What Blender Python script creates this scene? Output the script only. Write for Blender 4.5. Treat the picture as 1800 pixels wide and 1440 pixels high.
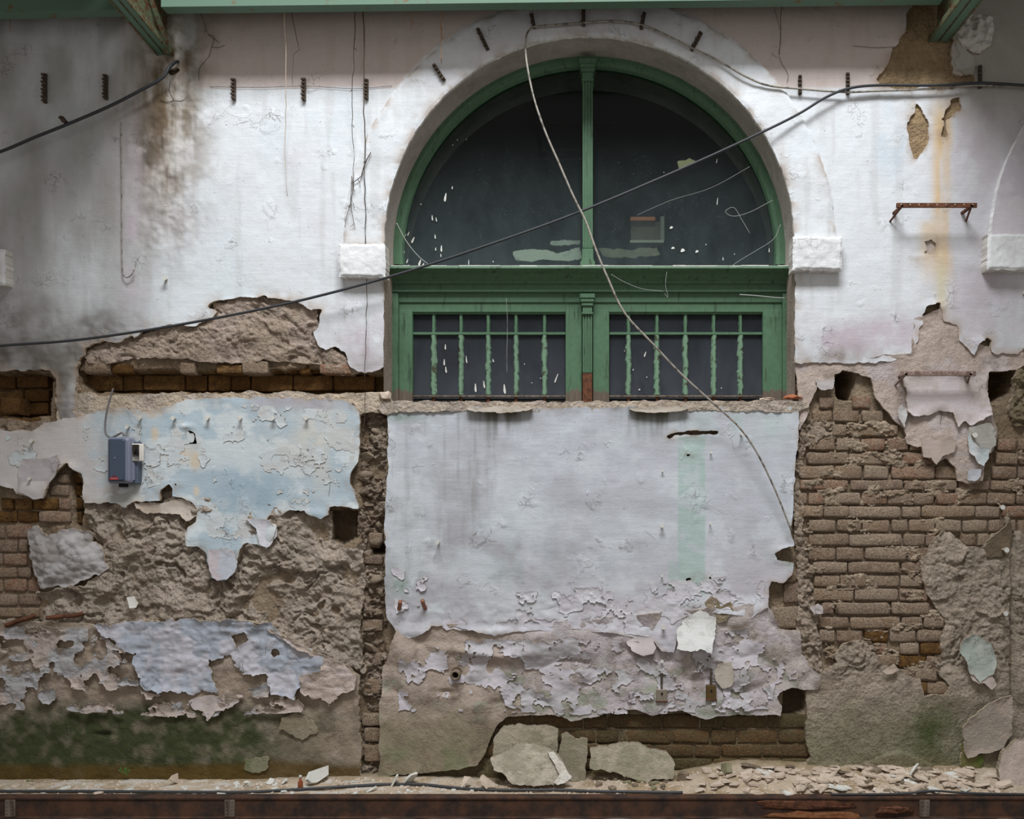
import bpy, math, random
import numpy as np
from mathutils import Vector, Matrix

# ------------------------------------------------------------------ camera, light, exposure
for _o in list(bpy.data.objects):
    bpy.data.objects.remove(_o, do_unlink=True)
SC = bpy.context.scene
COL = SC.collection
S = 0.0032            # metres per reference unit on the plaster face
DREF = 0.03           # plaster face lies 3 cm in front of the brick face (y = -0.03)
DIST = 5.0
XC, ZC = (1035 - 900) * S, (1370 - 865) * S

cam_d = bpy.data.cameras.new('camera')
cam = bpy.data.objects.new('camera', cam_d)
COL.objects.link(cam)
cam.location = (XC, -(DIST + DREF), ZC)
cam.rotation_euler = (math.pi / 2, 0, 0)
cam_d.sensor_fit = 'HORIZONTAL'
cam_d.sensor_width = 36.0
cam_d.lens = 36.0 * DIST / (1800 * S)
cam_d.shift_x = (900 - 1035) / 1800.0
cam_d.shift_y = (865 - 720) / 1800.0
cam_d.clip_start = 0.05
SC.camera = cam

world = bpy.data.worlds.new('hall_daylight')
SC.world = world
world.use_nodes = True
_bg = world.node_tree.nodes['Background']
_bg.inputs[0].default_value = (1.0, 0.965, 0.92, 1)
_bg.inputs[1].default_value = 0.47

# the glazed roof bay between the two tie beams
_l = bpy.data.lights.new('roof_skylight', 'AREA')
_l.shape = 'RECTANGLE'
_l.size, _l.size_y = 4.4, 1.9
_l.energy = 820
_l.color = (0.96, 0.985, 1.0)
sky = bpy.data.objects.new('roof_skylight', _l)
COL.objects.link(sky)
sky.location = (0.2, -4.6, 9.2)
sky.rotation_euler = (math.radians(38), 0, 0)

SC.view_settings.view_transform = 'Standard'
SC.view_settings.look = 'None'
SC.view_settings.exposure = 0.0
SC.view_settings.gamma = 1.0
SC.view_settings.use_curve_mapping = False
SC.cycles.max_bounces = 6
SC.cycles.diffuse_bounces = 3
SC.cycles.glossy_bounces = 2

random.seed(7)
RNG = np.random.default_rng(11)

# ------------------------------------------------------------------ helpers
def P(u, v, d):
    """reference coordinates (u right, v down) at distance d in front of the brick face -> world"""
    k = (DIST - (np.asarray(d, float) - DREF)) / DIST
    x = XC + (np.asarray(u, float) - 1035) * S * k
    z = ZC + (865 - np.asarray(v, float)) * S * k
    return x, -np.asarray(d, float) + 0 * x, z

def PV(u, v, d):
    x, y, z = P(u, v, d)
    return Vector((float(x), float(y), float(z)))

_TAB = [np.random.default_rng(100 + i).random((256, 256)) for i in range(12)]
def vnoise(x, y, seed=0):
    t = _TAB[seed % 12]
    xi = np.floor(x).astype(int); yi = np.floor(y).astype(int)
    fx = x - xi; fy = y - yi
    fx = fx * fx * fx * (fx * (fx * 6 - 15) + 10); fy = fy * fy * fy * (fy * (fy * 6 - 15) + 10)
    a = t[xi & 255, yi & 255]; b = t[(xi + 1) & 255, yi & 255]
    c = t[xi & 255, (yi + 1) & 255]; d = t[(xi + 1) & 255, (yi + 1) & 255]
    return (a + (b - a) * fx) * (1 - fy) + (c + (d - c) * fx) * fy

def fbm(x, y, octv=4, seed=0, gain=0.5):
    s = 0; a = 1; n = 0
    for i in range(octv):
        s = s + a * (vnoise(x * 2 ** i + 17.3 * i, y * 2 ** i + 9.1 * i, seed + i) * 2 - 1)
        n += a; a *= gain
    return s / n * 1.6

def ridged(x, y, octv=4, seed=0):
    s = 0; a = 1; n = 0
    for i in range(octv):
        s = s + a * (1 - 2 * np.abs(vnoise(x * 2 ** i + 3.7 * i, y * 2 ** i, seed + i) * 2 - 1))
        n += a; a *= 0.55
    return s / n

def worley(x, y, seed=0):
    """distance to nearest jittered point, and its random id"""
    xi = np.floor(x).astype(int); yi = np.floor(y).astype(int)
    best = np.full(x.shape, 9.0); second = np.full(x.shape, 9.0); bid = np.zeros(x.shape)
    ta, tb, tc = _TAB[seed % 12], _TAB[(seed + 1) % 12], _TAB[(seed + 2) % 12]
    for i in (-1, 0, 1):
        for j in (-1, 0, 1):
            cx = xi + i; cy = yi + j
            px = cx + ta[cx & 255, cy & 255]; py = cy + tb[cx & 255, cy & 255]
            dd = np.hypot(px - x, py - y)
            m = dd < best
            second = np.where(m, best, np.minimum(second, dd))
            bid = np.where(m, tc[cx & 255, cy & 255], bid)
            best = np.where(m, dd, best)
    return best, second, bid

def sm(a, b, x):
    t = np.clip((x - a) / (b - a), 0, 1)
    return t * t * (3 - 2 * t)

def sdf(poly, u, v):
    """signed distance to a polygon, positive inside"""
    p = np.asarray(poly, float); n = len(p)
    best = np.full(u.shape, 1e9); ins = np.zeros(u.shape, bool)
    for i in range(n):
        ax, ay = p[i]; bx, by = p[(i + 1) % n]
        ex, ey = bx - ax, by - ay
        L = ex * ex + ey * ey + 1e-9
        t = np.clip(((u - ax) * ex + (v - ay) * ey) / L, 0, 1)
        dd = (u - ax - t * ex) ** 2 + (v - ay - t * ey) ** 2
        best = np.minimum(best, dd)
        if ay != by:
            c = ((ay > v) != (by > v)) & (u < (bx - ax) * (v - ay) / (by - ay) + ax)
            ins ^= c
    r = np.sqrt(best)
    return np.where(ins, r, -r)

def srgb(r, g, b):
    def f(c):
        c /= 255.0
        return c / 12.92 if c <= 0.04045 else ((c + 0.055) / 1.055) ** 2.4
    return np.array([f(r), f(g), f(b)])

def cmix(c, col, w):
    w = np.clip(w, 0, 1)[..., None]
    return c * (1 - w) + np.asarray(col) * w

def link(o, parent=None):
    COL.objects.link(o)
    if parent is not None:
        o.parent = parent
    return o

def mesh_obj(name, verts, faces, mat, parent=None, smooth=False):
    me = bpy.data.meshes.new(name)
    me.from_pydata([tuple(map(float, q)) for q in verts], [], [tuple(map(int, f)) for f in faces])
    me.update()
    if smooth:
        me.polygons.foreach_set('use_smooth', [True] * len(me.polygons))
    if mat is not None:
        me.materials.append(mat)
    return link(bpy.data.objects.new(name, me), parent)

def tag(o, label=None, cat=None, group=None, kind=None):
    if label: o['label'] = label
    if cat: o['category'] = cat
    if group: o['group'] = group
    if kind: o['kind'] = kind
    return o

def empty(name, loc=(0, 0, 0)):
    o = bpy.data.objects.new(name, None)
    o.empty_display_size = 0.1
    COL.objects.link(o)
    o.location = loc
    return o

def grid_mesh(name, V, quads, colors, mat, parent, nsmooth=None):
    """fast mesh from numpy: V (n,3), quads (m,4), colors (n,3)"""
    me = bpy.data.meshes.new(name)
    n, m = len(V), len(quads)
    me.vertices.add(n); me.vertices.foreach_set('co', V.astype(np.float32).ravel())
    me.loops.add(m * 4); me.loops.foreach_set('vertex_index', quads.astype(np.int32).ravel())
    me.polygons.add(m)
    me.polygons.foreach_set('loop_start', np.arange(0, m * 4, 4, dtype=np.int32))
    me.polygons.foreach_set('loop_total', np.full(m, 4, dtype=np.int32))
    sf = np.ones(m, bool)
    if nsmooth is not None: sf[nsmooth:] = False
    me.polygons.foreach_set('use_smooth', sf)
    me.update(calc_edges=True)
    me.validate()
    if colors is not None:
        at = me.color_attributes.new('Col', 'FLOAT_COLOR', 'POINT')
        c4 = np.ones((n, 4), np.float32); c4[:, :3] = colors
        at.data.foreach_set('color', c4.ravel())
    if mat is not None: me.materials.append(mat)
    return link(bpy.data.objects.new(name, me), parent)

EDGE_TAN = srgb(176, 160, 140)

def patch(name, poly, d, mat, col, g=2.0, rag=4.0, ragf=0.045, amp=0.0025, freq=0.012, rough=0.0, rfreq=0.08,
          curl=0.0, curlw=10.0, bumps=(), thick=0.012, holes=(), hard_holes=(), fextra=None, hfun=None,
          parent=None, edgecol=None, seed=0, back=False, rough_kind='fbm'):
    """a sheet of plaster cut to an outline: real relief, ragged rim, its own thickness"""
    p = np.asarray(poly, float)
    u0, v0 = p.min(0) - rag - 2 * g; u1, v1 = p.max(0) + rag + 2 * g
    us = np.arange(u0, u1 + g, g); vs = np.arange(v0, v1 + g, g)
    U, V = np.meshgrid(us, vs, indexing='ij')
    f = sdf(poly, U, V)
    for h in holes: f = np.minimum(f, -sdf(h, U, V))
    if rag: f = f + rag * fbm(U * ragf, V * ragf, 4, seed + 3, 0.6)
    for h in hard_holes: f = np.minimum(f, h(U, V))
    if fextra is not None: f = np.minimum(f, fextra(U, V))
    fc = 0.25 * (f[:-1, :-1] + f[1:, :-1] + f[:-1, 1:] + f[1:, 1:])
    inc = fc > 0
    # drop tiny specks
    gu, gv = np.gradient(f, g)
    gl = np.maximum(gu * gu + gv * gv, 0.15)
    nb = np.zeros(f.shape, int)
    nb[:-1, :-1] += inc; nb[1:, :-1] += inc; nb[:-1, 1:] += inc; nb[1:, 1:] += inc
    bd = (nb > 0) & (nb < 4)
    su = np.clip(-f * gu / gl, -0.48 * g, 0.48 * g); sv = np.clip(-f * gv / gl, -0.48 * g, 0.48 * g)
    UU = np.where(bd, U + su, U); VV = np.where(bd, V + sv, V)
    fi = np.maximum(f, 0)
    base = d(UU, VV) if callable(d) else np.full(UU.shape, float(d))
    H = base.copy()
    if amp: H = H + amp * fbm(UU * freq, VV * freq, 4, seed)
    if rough:
        if rough_kind == 'fbm': H = H + rough * fbm(UU * rfreq, VV * rfreq, 4, seed + 5, 0.6)
        else: H = H + rough * ridged(UU * rfreq, VV * rfreq, 4, seed + 5)
    if curl:
        H = H + curl * np.exp(-fi / curlw) * (0.55 + 0.9 * fbm(UU * 0.022, VV * 0.022, 3, seed + 7))
    for (bu, bv, ru, rv, a) in bumps:
        H = H + a * np.exp(-(((UU - bu) / ru) ** 2 + ((VV - bv) / rv) ** 2))
    if hfun is not None: H = H + hfun(UU, VV, fi)
    x, _, z = P(UU, VV, base)
    idx = np.full(f.shape, -1, int)
    use = nb > 0
    idx[use] = np.arange(use.sum())
    vert = np.stack([x[use], -H[use], z[use]], 1)
    C = col(UU[use], VV[use], fi[use])
    I, J = np.nonzero(inc)
    q = np.stack([idx[I, J], idx[I, J + 1], idx[I + 1, J + 1], idx[I + 1, J]], 1)
    # rim
    a = np.pad(inc, 1)
    c0 = a[1:-1, 1:-1]
    E = []
    m = c0 & ~a[1:-1, :-2]; i, j = np.nonzero(m); E.append(np.stack([idx[i + 1, j], idx[i, j]], 1))
    m = c0 & ~a[1:-1, 2:];  i, j = np.nonzero(m); E.append(np.stack([idx[i, j + 1], idx[i + 1, j + 1]], 1))
    m = c0 & ~a[:-2, 1:-1]; i, j = np.nonzero(m); E.append(np.stack([idx[i, j], idx[i, j + 1]], 1))
    m = c0 & ~a[2:, 1:-1];  i, j = np.nonzero(m); E.append(np.stack([idx[i + 1, j + 1], idx[i + 1, j]], 1))
    E = np.concatenate(E)
    n0 = len(vert)
    bi = np.unique(E)
    rm = np.full(n0, -1, int); rm[bi] = np.arange(len(bi))
    top = vert[bi]; bot = top.copy(); bot[:, 1] += thick
    ec = EDGE_TAN if edgecol is None else np.asarray(edgecol)
    ev = np.broadcast_to(ec, (len(bi), 3)) * (0.8 + 0.4 * RNG.random((len(bi), 1)))
    V3 = [vert, top, bot]; CC = [C, ev, ev]
    nb_ = len(bi)
    qs = np.stack([n0 + rm[E[:, 0]], n0 + nb_ + rm[E[:, 0]], n0 + nb_ + rm[E[:, 1]], n0 + rm[E[:, 1]]], 1)[:, ::-1]
    Q = [q]
    ns = len(q)
    if back:
        bk = vert.copy(); bk[:, 1] += thick
        V3.append(bk); CC.append(np.broadcast_to(ec, C.shape))
        Q.append(q[:, ::-1] + n0 + 2 * nb_); ns += len(q)
    Q.append(qs)
    return grid_mesh(name, np.concatenate(V3), np.concatenate(Q), np.concatenate(CC), mat, parent, ns)

def catmull(pts, n=10):
    p = [np.array(q, float) for q in pts]
    p = [2 * p[0] - p[1]] + p + [2 * p[-1] - p[-2]]
    out = []
    for i in range(1, len(p) - 2):
        for k in range(n):
            t = k / n
            out.append(0.5 * ((2 * p[i]) + (-p[i - 1] + p[i + 1]) * t + (2 * p[i - 1] - 5 * p[i] + 4 * p[i + 1] - p[i + 2]) * t * t
                              + (-p[i - 1] + 3 * p[i] - 3 * p[i + 1] + p[i + 2]) * t ** 3))
    out.append(p[-2])
    return out

def tube_data(pts, r, seg=7):
    P_ = [Vector(q) for q in pts]
    V, F = [], []
    n = len(P_)
    rr = [float(q) for q in r] if hasattr(r, '__len__') else [float(r)] * n
    for i in range(n):
        t = (P_[min(i + 1, n - 1)] - P_[max(i - 1, 0)]).normalized()
        a = t.cross(Vector((0, 0, 1)))
        if a.length < 1e-3: a = t.cross(Vector((1, 0, 0)))
        a.normalize(); b = t.cross(a).normalized()
        for k in range(seg):
            an = 2 * math.pi * k / seg
            V.append(P_[i] + rr[i] * (math.cos(an) * a + math.sin(an) * b))
    for i in range(n - 1):
        for k in range(seg):
            k2 = (k + 1) % seg
            F.append((i * seg + k, i * seg + k2, (i + 1) * seg + k2, (i + 1) * seg + k))
    F.append(tuple(range(seg))[::-1]); F.append(tuple((n - 1) * seg + k for k in range(seg)))
    return V, F

def tube(name, pts, r, mat, parent=None, seg=7, n=10):
    c = catmull(pts, n)
    if hasattr(r, '__len__'):
        r = np.interp(np.linspace(0, 1, len(c)), np.linspace(0, 1, len(r)), r)
    V, F = tube_data(c, r, seg)
    return mesh_obj(name, V, F, mat, parent, True)

class MB:
    """collects simple solids into one mesh"""
    def __init__(s): s.v = []; s.f = []
    def add(s, v, f):
        n = len(s.v); s.v += [tuple(q) for q in v]; s.f += [tuple(i + n for i in q) for q in f]; return s
    def box(s, lo, hi, bev=0.0):
        x0, y0, z0 = lo; x1, y1, z1 = hi
        if not bev:
            v = [(x0, y0, z0), (x1, y0, z0), (x1, y1, z0), (x0, y1, z0), (x0, y0, z1), (x1, y0, z1), (x1, y1, z1), (x0, y1, z1)]
            f = [(0, 3, 2, 1), (4, 5, 6, 7), (0, 1, 5, 4), (1, 2, 6, 5), (2, 3, 7, 6), (3, 0, 4, 7)]
            return s.add(v, f)
        b = bev
        def ring(z, i): return [(x0 + i, y0, z), (x1 - i, y0, z), (x1, y0 + i, z), (x1, y1 - i, z), (x1 - i, y1, z), (x0 + i, y1, z), (x0, y1 - i, z), (x0, y0 + i, z)]
        def ringin(z): return [(x0 + b, y0 + b, z), (x1 - b, y0 + b, z), (x1 - b, y0 + b, z), (x1 - b, y1 - b, z), (x1 - b, y1 - b, z), (x0 + b, y1 - b, z), (x0 + b, y1 - b, z), (x0 + b, y0 + b, z)]
        v = ringin(z0) + ring(z0 + b, b) + ring(z1 - b, b) + ringin(z1)
        f = []
        for r in range(3):
            for k in range(8):
                k2 = (k + 1) % 8
                f.append((r * 8 + k, r * 8 + k2, (r + 1) * 8 + k2, (r + 1) * 8 + k))
        f.append(tuple(range(8))[::-1]); f.append(tuple(24 + k for k in range(8)))
        return s.add(v, f)
    def tube(s, pts, r, seg=7):
        return s.add(*tube_data(pts, r, seg))
    def prism_x(s, prof, x0, x1):
        """profile [(y,z)...] swept along x"""
        n = len(prof)
        v = [(x0, y, z) for y, z in prof] + [(x1, y, z) for y, z in prof]
        f = [(k, (k + 1) % n, n + (k + 1) % n, n + k) for k in range(n)]
        f.append(tuple(range(n))[::-1]); f.append(tuple(n + k for k in range(n)))
        return s.add(v, f)
    def build(s, name, mat, parent=None, smooth=False):
        return mesh_obj(name, s.v, s.f, mat, parent, smooth)

def pbox(name, u0, v0, u1, v1, dback, dfront, mat, parent=None, bev=0.0, mb=None):
    a = PV(u0, v1, dfront); b = PV(u1, v0, dfront)
    m = mb or MB()
    m.box((a.x, -dfront, a.z), (b.x, -dback, b.z), bev)
    return m if mb is not None else m.build(name, mat, parent)

# ------------------------------------------------------------------ materials
def new_mat(name):
    m = bpy.data.materials.new(name); m.use_nodes = True
    nt = m.node_tree; nt.nodes.clear()
    out = nt.nodes.new('ShaderNodeOutputMaterial')
    return m, nt, out

def N(nt, t, **kw):
    n = nt.nodes.new(t)
    for k, val in kw.items(): setattr(n, k, val)
    return n

def pos_scaled(nt, sx, sy, sz):
    g = N(nt, 'ShaderNodeNewGeometry')
    m = N(nt, 'ShaderNodeVectorMath', operation='MULTIPLY')
    m.inputs[1].default_value = (sx, sy, sz)
    nt.links.new(g.outputs['Position'], m.inputs[0])
    return m.outputs[0]

def noise(nt, vec, scale, detail=4, rough=0.6):
    n = N(nt, 'ShaderNodeTexNoise')
    n.inputs['Scale'].default_value = scale; n.inputs['Detail'].default_value = detail
    n.inputs['Roughness'].default_value = rough
    nt.links.new(vec, n.inputs['Vector'])
    return n.outputs['Fac']

def ramp(nt, fac, stops):
    r = N(nt, 'ShaderNodeValToRGB')
    els = r.color_ramp.elements
    while len(els) < len(stops): els.new(0.5)
    for e, (p, c) in zip(els, stops):
        e.position = p; e.color = (c[0], c[1], c[2], 1)
    nt.links.new(fac, r.inputs[0])
    return r.outputs[0]

def mixc(nt, fac, a, b, mode='MIX'):
    m = N(nt, 'ShaderNodeMix', data_type='RGBA', blend_type=mode)
    for sock, val in ((m.inputs[0], fac), (m.inputs[6], a), (m.inputs[7], b)):
        if hasattr(val, 'is_output') or isinstance(val, bpy.types.NodeSocket): nt.links.new(val, sock)
        elif isinstance(val, (int, float)): sock.default_value = val
        else: sock.default_value = (val[0], val[1], val[2], 1)
    return m.outputs[2]

def math_n(nt, op, a, b=None):
    m = N(nt, 'ShaderNodeMath', operation=op)
    for i, val in enumerate((a, b)):
        if val is None: continue
        if isinstance(val, bpy.types.NodeSocket): nt.links.new(val, m.inputs[i])
        else: m.inputs[i].default_value = val
    return m.outputs[0]

def bump(nt, height, strength, dist, normal=None):
    b = N(nt, 'ShaderNodeBump')
    b.inputs['Strength'].default_value = strength; b.inputs['Distance'].default_value = dist
    nt.links.new(height, b.inputs['Height'])
    if normal is not None: nt.links.new(normal, b.inputs['Normal'])
    return b.outputs[0]

def principled(nt, out, color, rough=0.9, metallic=0.0, normal=None, spec=0.3):
    p = N(nt, 'ShaderNodeBsdfPrincipled')
    if isinstance(color, bpy.types.NodeSocket): nt.links.new(color, p.inputs['Base Color'])
    else: p.inputs['Base Color'].default_value = (color[0], color[1], color[2], 1)
    if isinstance(rough, bpy.types.NodeSocket): nt.links.new(rough, p.inputs['Roughness'])
    else: p.inputs['Roughness'].default_value = rough
    p.inputs['Metallic'].default_value = metallic
    p.inputs['Specular IOR Level'].default_value = spec
    if normal is not None: nt.links.new(normal, p.inputs['Normal'])
    nt.links.new(p.outputs[0], out.inputs[0])
    return p

def vc_mat(name, fine=0.0022, strokes=0.0012, coarse=0.0, speck=0.22, spec=0.2, pits=0.0, flakes=0.0):
    """plaster / render: colour comes from the piece itself, grain and small relief from noise"""
    m, nt, out = new_mat(name)
    at = N(nt, 'ShaderNodeVertexColor', layer_name='Col')
    p1 = pos_scaled(nt, 1, 1, 1)
    n1 = noise(nt, p1, 26, 4, 0.65)
    n2 = noise(nt, p1, 150, 3, 0.6)
    v = math_n(nt, 'ADD', math_n(nt, 'MULTIPLY', n1, speck * 1.5), math_n(nt, 'MULTIPLY', n2, speck))
    v = math_n(nt, 'ADD', v, 1.0 - speck * 1.25)
    vcol = N(nt, 'ShaderNodeVectorMath', operation='SCALE')
    nt.links.new(at.outputs['Color'], vcol.inputs[0]); nt.links.new(v, vcol.inputs['Scale'])
    # fine dark specks of dirt
    n3 = noise(nt, pos_scaled(nt, 1, 1, 0.6), 85, 2, 0.5)
    spk = ramp(nt, n3, [(0.0, (1, 1, 1)), (0.235, (1, 1, 1)), (0.27, (0, 0, 0))])
    c = mixc(nt, math_n(nt, 'MULTIPLY', spk, 0.55), vcol.outputs[0], (0.12, 0.10, 0.08))
    nrm = bump(nt, n2, 0.9, fine)
    if strokes:
        st = noise(nt, pos_scaled(nt, 6, 6, 60), 1.0, 3, 0.65)
        nrm = bump(nt, st, 0.8, strokes * 1.6, nrm)
    if coarse: nrm = bump(nt, noise(nt, p1, 48, 4, 0.72), 1.0, coarse, nrm)
    if flakes:
        # paint crazed into small lifting flakes, in patches
        wv = N(nt, 'ShaderNodeTexNoise'); wv.inputs['Scale'].default_value = 14; wv.inputs['Detail'].default_value = 2
        nt.links.new(p1, wv.inputs['Vector'])
        mx = N(nt, 'ShaderNodeVectorMath', operation='MULTIPLY_ADD'); mx.inputs[1].default_value = (0.05, 0.05, 0.05)
        nt.links.new(wv.outputs['Color'], mx.inputs[0]); nt.links.new(p1, mx.inputs[2])
        ve = N(nt, 'ShaderNodeTexVoronoi', feature='DISTANCE_TO_EDGE'); ve.inputs['Scale'].default_value = 13
        nt.links.new(mx.outputs[0], ve.inputs['Vector'])
        line = ramp(nt, ve.outputs['Distance'], [(0.0, (1, 1, 1)), (0.035, (0, 0, 0))])
        msk = ramp(nt, noise(nt, p1, 5.5, 2, 0.6), [(0.60, (0, 0, 0)), (0.68, (1, 1, 1))])
        brk = ramp(nt, noise(nt, p1, 18, 2, 0.5), [(0.44, (0, 0, 0)), (0.5, (1, 1, 1))])
        lf = math_n(nt, 'MULTIPLY', math_n(nt, 'MULTIPLY', line, msk), brk)
        c = mixc(nt, math_n(nt, 'MULTIPLY', lf, flakes), c, (0.16, 0.14, 0.12))
        step = ramp(nt, noise(nt, p1, 16, 4, 0.6), [(0.50, (0, 0, 0)), (0.515, (1, 1, 1))])
        nrm = bump(nt, math_n(nt, 'MULTIPLY', step, msk), 0.9, 0.004, nrm)
    if pits:
        vo = N(nt, 'ShaderNodeTexVoronoi'); vo.inputs['Scale'].default_value = 55
        nt.links.new(p1, vo.inputs['Vector'])
        nrm = bump(nt, vo.outputs['Distance'], 0.8, pits, nrm)
    principled(nt, out, c, 0.93, 0, nrm, spec)
    return m

M = {}
M['paint'] = vc_mat('limewash_paint', 0.0012, 0.0009, 0.0015, 0.10, flakes=0.7)
M['worn'] = vc_mat('worn_plaster', 0.003, 0.0007, 0.008, 0.34, flakes=0.5)
M['rough'] = vc_mat('rough_mortar', 0.007, 0.0, 0.018, 0.6, 0.12, 0.006)
M['ground'] = vc_mat('dusty_ground', 0.003, 0.0, 0.008, 0.4, 0.1)

def brick_mat(name, cols, smear):
    m, nt, out = new_mat(name)
    oi = N(nt, 'ShaderNodeObjectInfo')
    base = ramp(nt, oi.outputs['Random'], cols)
    p1 = pos_scaled(nt, 1, 1, 1)
    n1 = noise(nt, p1, 22, 5, 0.65); n2 = noise(nt, p1, 120, 4, 0.65)
    f = ramp(nt, n1, [(0.38, (0, 0, 0)), (0.62, (1, 1, 1))])
    c = mixc(nt, math_n(nt, 'MULTIPLY', f, 0.8), base, smear)
    c = mixc(nt, 0.8, c, ramp(nt, n2, [(0.25, (0.12, 0.10, 0.08)), (0.5, (0.5, 0.5, 0.5)), (0.8, (0.95, 0.9, 0.8))]), 'OVERLAY')
    nrm = bump(nt, n2, 1.0, 0.005)
    nrm = bump(nt, noise(nt, p1, 42, 6, 0.75), 1.0, 0.02, nrm)
    principled(nt, out, c, 0.95, 0, nrm, 0.15)
    return m
M['brick'] = brick_mat('weathered_brick', [(0.0, srgb(164, 140, 116)), (0.3, srgb(142, 120, 102)), (0.6, srgb(172, 154, 136)), (0.8, srgb(160, 120, 98)), (1.0, srgb(134, 116, 104))], srgb(168, 150, 132))
M['brick_ochre'] = brick_mat('ochre_brick', [(0.0, srgb(134, 100, 58)), (0.5, srgb(112, 80, 44)), (1.0, srgb(150, 118, 78))], srgb(92, 68, 44))
M['brick_damp'] = brick_mat('damp_brick', [(0.0, srgb(104, 84, 62)), (0.5, srgb(122, 94, 66)), (1.0, srgb(96, 86, 62))], srgb(108, 98, 72))

def simple(name, c, rough=0.6, metallic=0.0, var=0.25, nscale=30, bumpd=0.001, c2=None, thr=(0.45, 0.6), spec=0.4, stretch=(1, 1, 1)):
    m, nt, out = new_mat(name)
    p1 = pos_scaled(nt, *stretch)
    n1 = noise(nt, p1, nscale, 5, 0.65)
    if c2 is not None:
        col = mixc(nt, ramp(nt, n1, [(thr[0], (0, 0, 0)), (thr[1], (1, 1, 1))]), c, c2)
    else:
        col = mixc(nt, n1, np.asarray(c) * (1 - var), np.asarray(c) * (1 + var))
    nrm = bump(nt, noise(nt, p1, nscale * 4, 3), 0.7, bumpd)
    principled(nt, out, col, rough, metallic, nrm, spec)
    return m

M['green_beam'] = simple('green_steel_paint', srgb(96, 124, 106), 0.6, 0, 0.15, 14, 0.001, srgb(112, 92, 64), (0.6, 0.68))
M['green_edge'] = simple('rust_flecked_green', srgb(96, 108, 82), 0.7, 0, 0.2, 40, 0.002, srgb(96, 56, 30), (0.45, 0.6))
M['rust'] = simple('rust', srgb(116, 74, 52), 0.85, 0.2, 0.3, 40, 0.002, srgb(70, 44, 34), (0.4, 0.65))
M['rust_rail'] = simple('rusty_rail', srgb(84, 56, 40), 0.85, 0.0, 0.3, 9, 0.003, srgb(46, 36, 32), (0.38, 0.62))
M['rust_orange'] = simple('orange_rust', srgb(118, 78, 48), 0.9, 0.0, 0.3, 40, 0.006, srgb(98, 52, 22), (0.4, 0.65))
M['black_cable'] = simple('black_cable', srgb(58, 60, 64), 0.5, 0, 0.2, 40, 0.0005)
M['grey_cable'] = simple('grey_cable', srgb(158, 152, 142), 0.6, 0, 0.2, 30, 0.0005, srgb(96, 90, 84), (0.5, 0.62))
M['clip'] = simple('clip_iron', srgb(76, 64, 54), 0.85, 0.1, 0.3, 60, 0.002, srgb(120, 108, 96), (0.55, 0.65))
M['root'] = simple('dry_root', srgb(160, 128, 100), 0.9, 0, 0.3, 40, 0.001)
M['root_dark'] = simple('dark_tendril', srgb(84, 70, 60), 0.9, 0, 0.3, 40, 0.001)
M['web'] = simple('cobweb', srgb(170, 172, 168), 0.9, 0, 0.1, 40, 0.0002)
M['nail'] = simple('nail_iron', srgb(196, 182, 160), 0.7, 0.1, 0.2, 80, 0.001, srgb(120, 84, 60), (0.5, 0.65))
M['chip'] = simple('plaster_chip', srgb(208, 192, 176), 0.95, 0, 0.2, 20, 0.003, srgb(178, 160, 142), (0.4, 0.65), 0.15)
M['chip_white'] = simple('white_plaster_chip', srgb(214, 214, 208), 0.95, 0, 0.1, 20, 0.002, srgb(190, 186, 178), (0.5, 0.7), 0.15)
M['chip_green'] = simple('mossy_chip', srgb(122, 120, 94), 0.95, 0, 0.2, 20, 0.003, srgb(150, 142, 116), (0.45, 0.65), 0.15)
M['stone'] = simple('rubble_stone', srgb(140, 126, 110), 0.95, 0, 0.25, 22, 0.006, srgb(112, 98, 84), (0.4, 0.65), 0.12)
M['wood'] = simple('bare_wood', srgb(122, 112, 102), 0.9, 0, 0.3, 8, 0.002, srgb(84, 72, 62), (0.4, 0.6), 0.2, (6, 6, 0.6))
M['dark'] = simple('dark_void', srgb(28, 26, 24), 0.95, 0, 0.2, 10, 0.002)
M['leaf'] = simple('weed_leaf', srgb(92, 140, 70), 0.6, 0, 0.2, 30, 0.0005)

def green_paint():
    """window joinery: worn green paint, gone at the feet of the frame where the wet sill rotted it"""
    m, nt, out = new_mat('window_green_paint')
    g = N(nt, 'ShaderNodeNewGeometry')
    sep = N(nt, 'ShaderNodeSeparateXYZ'); nt.links.new(g.outputs['Position'], sep.inputs[0])
    p1 = pos_scaled(nt, 1, 1, 1)
    n1 = noise(nt, p1, 30, 5, 0.65); n2 = noise(nt, pos_scaled(nt, 40, 40, 5), 1, 4, 0.6)
    green = mixc(nt, n1, srgb(66, 96, 72), srgb(92, 126, 98))
    green = mixc(nt, ramp(nt, n2, [(0.3, (1, 1, 1)), (0.42, (0, 0, 0))]), green, srgb(56, 78, 58))
    zt = float(P(0, 684, -0.2)[2])
    zz = math_n(nt, 'SUBTRACT', zt, math_n(nt, 'SUBTRACT', sep.outputs['Z'], math_n(nt, 'MULTIPLY', math_n(nt, 'SUBTRACT', n2, 0.5), 0.12)))
    bare = ramp(nt, math_n(nt, 'MULTIPLY', zz, 60.0), [(0.0, (0, 0, 0)), (1.0, (1, 1, 1))])
    wood = mixc(nt, n2, srgb(70, 58, 50), srgb(120, 108, 96))
    c = mixc(nt, bare, green, wood)
    nrm = bump(nt, noise(nt, pos_scaled(nt, 60, 60, 8), 1, 4), 0.6, 0.003)
    principled(nt, out, c, 0.6, 0, nrm, 0.35)
    return m
M['green'] = green_paint()
M['green_flake'] = simple('flaking_green', srgb(112, 142, 118), 0.75, 0, 0.1, 22, 0.003, srgb(74, 76, 58), (0.56, 0.62), 0.3)

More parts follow.
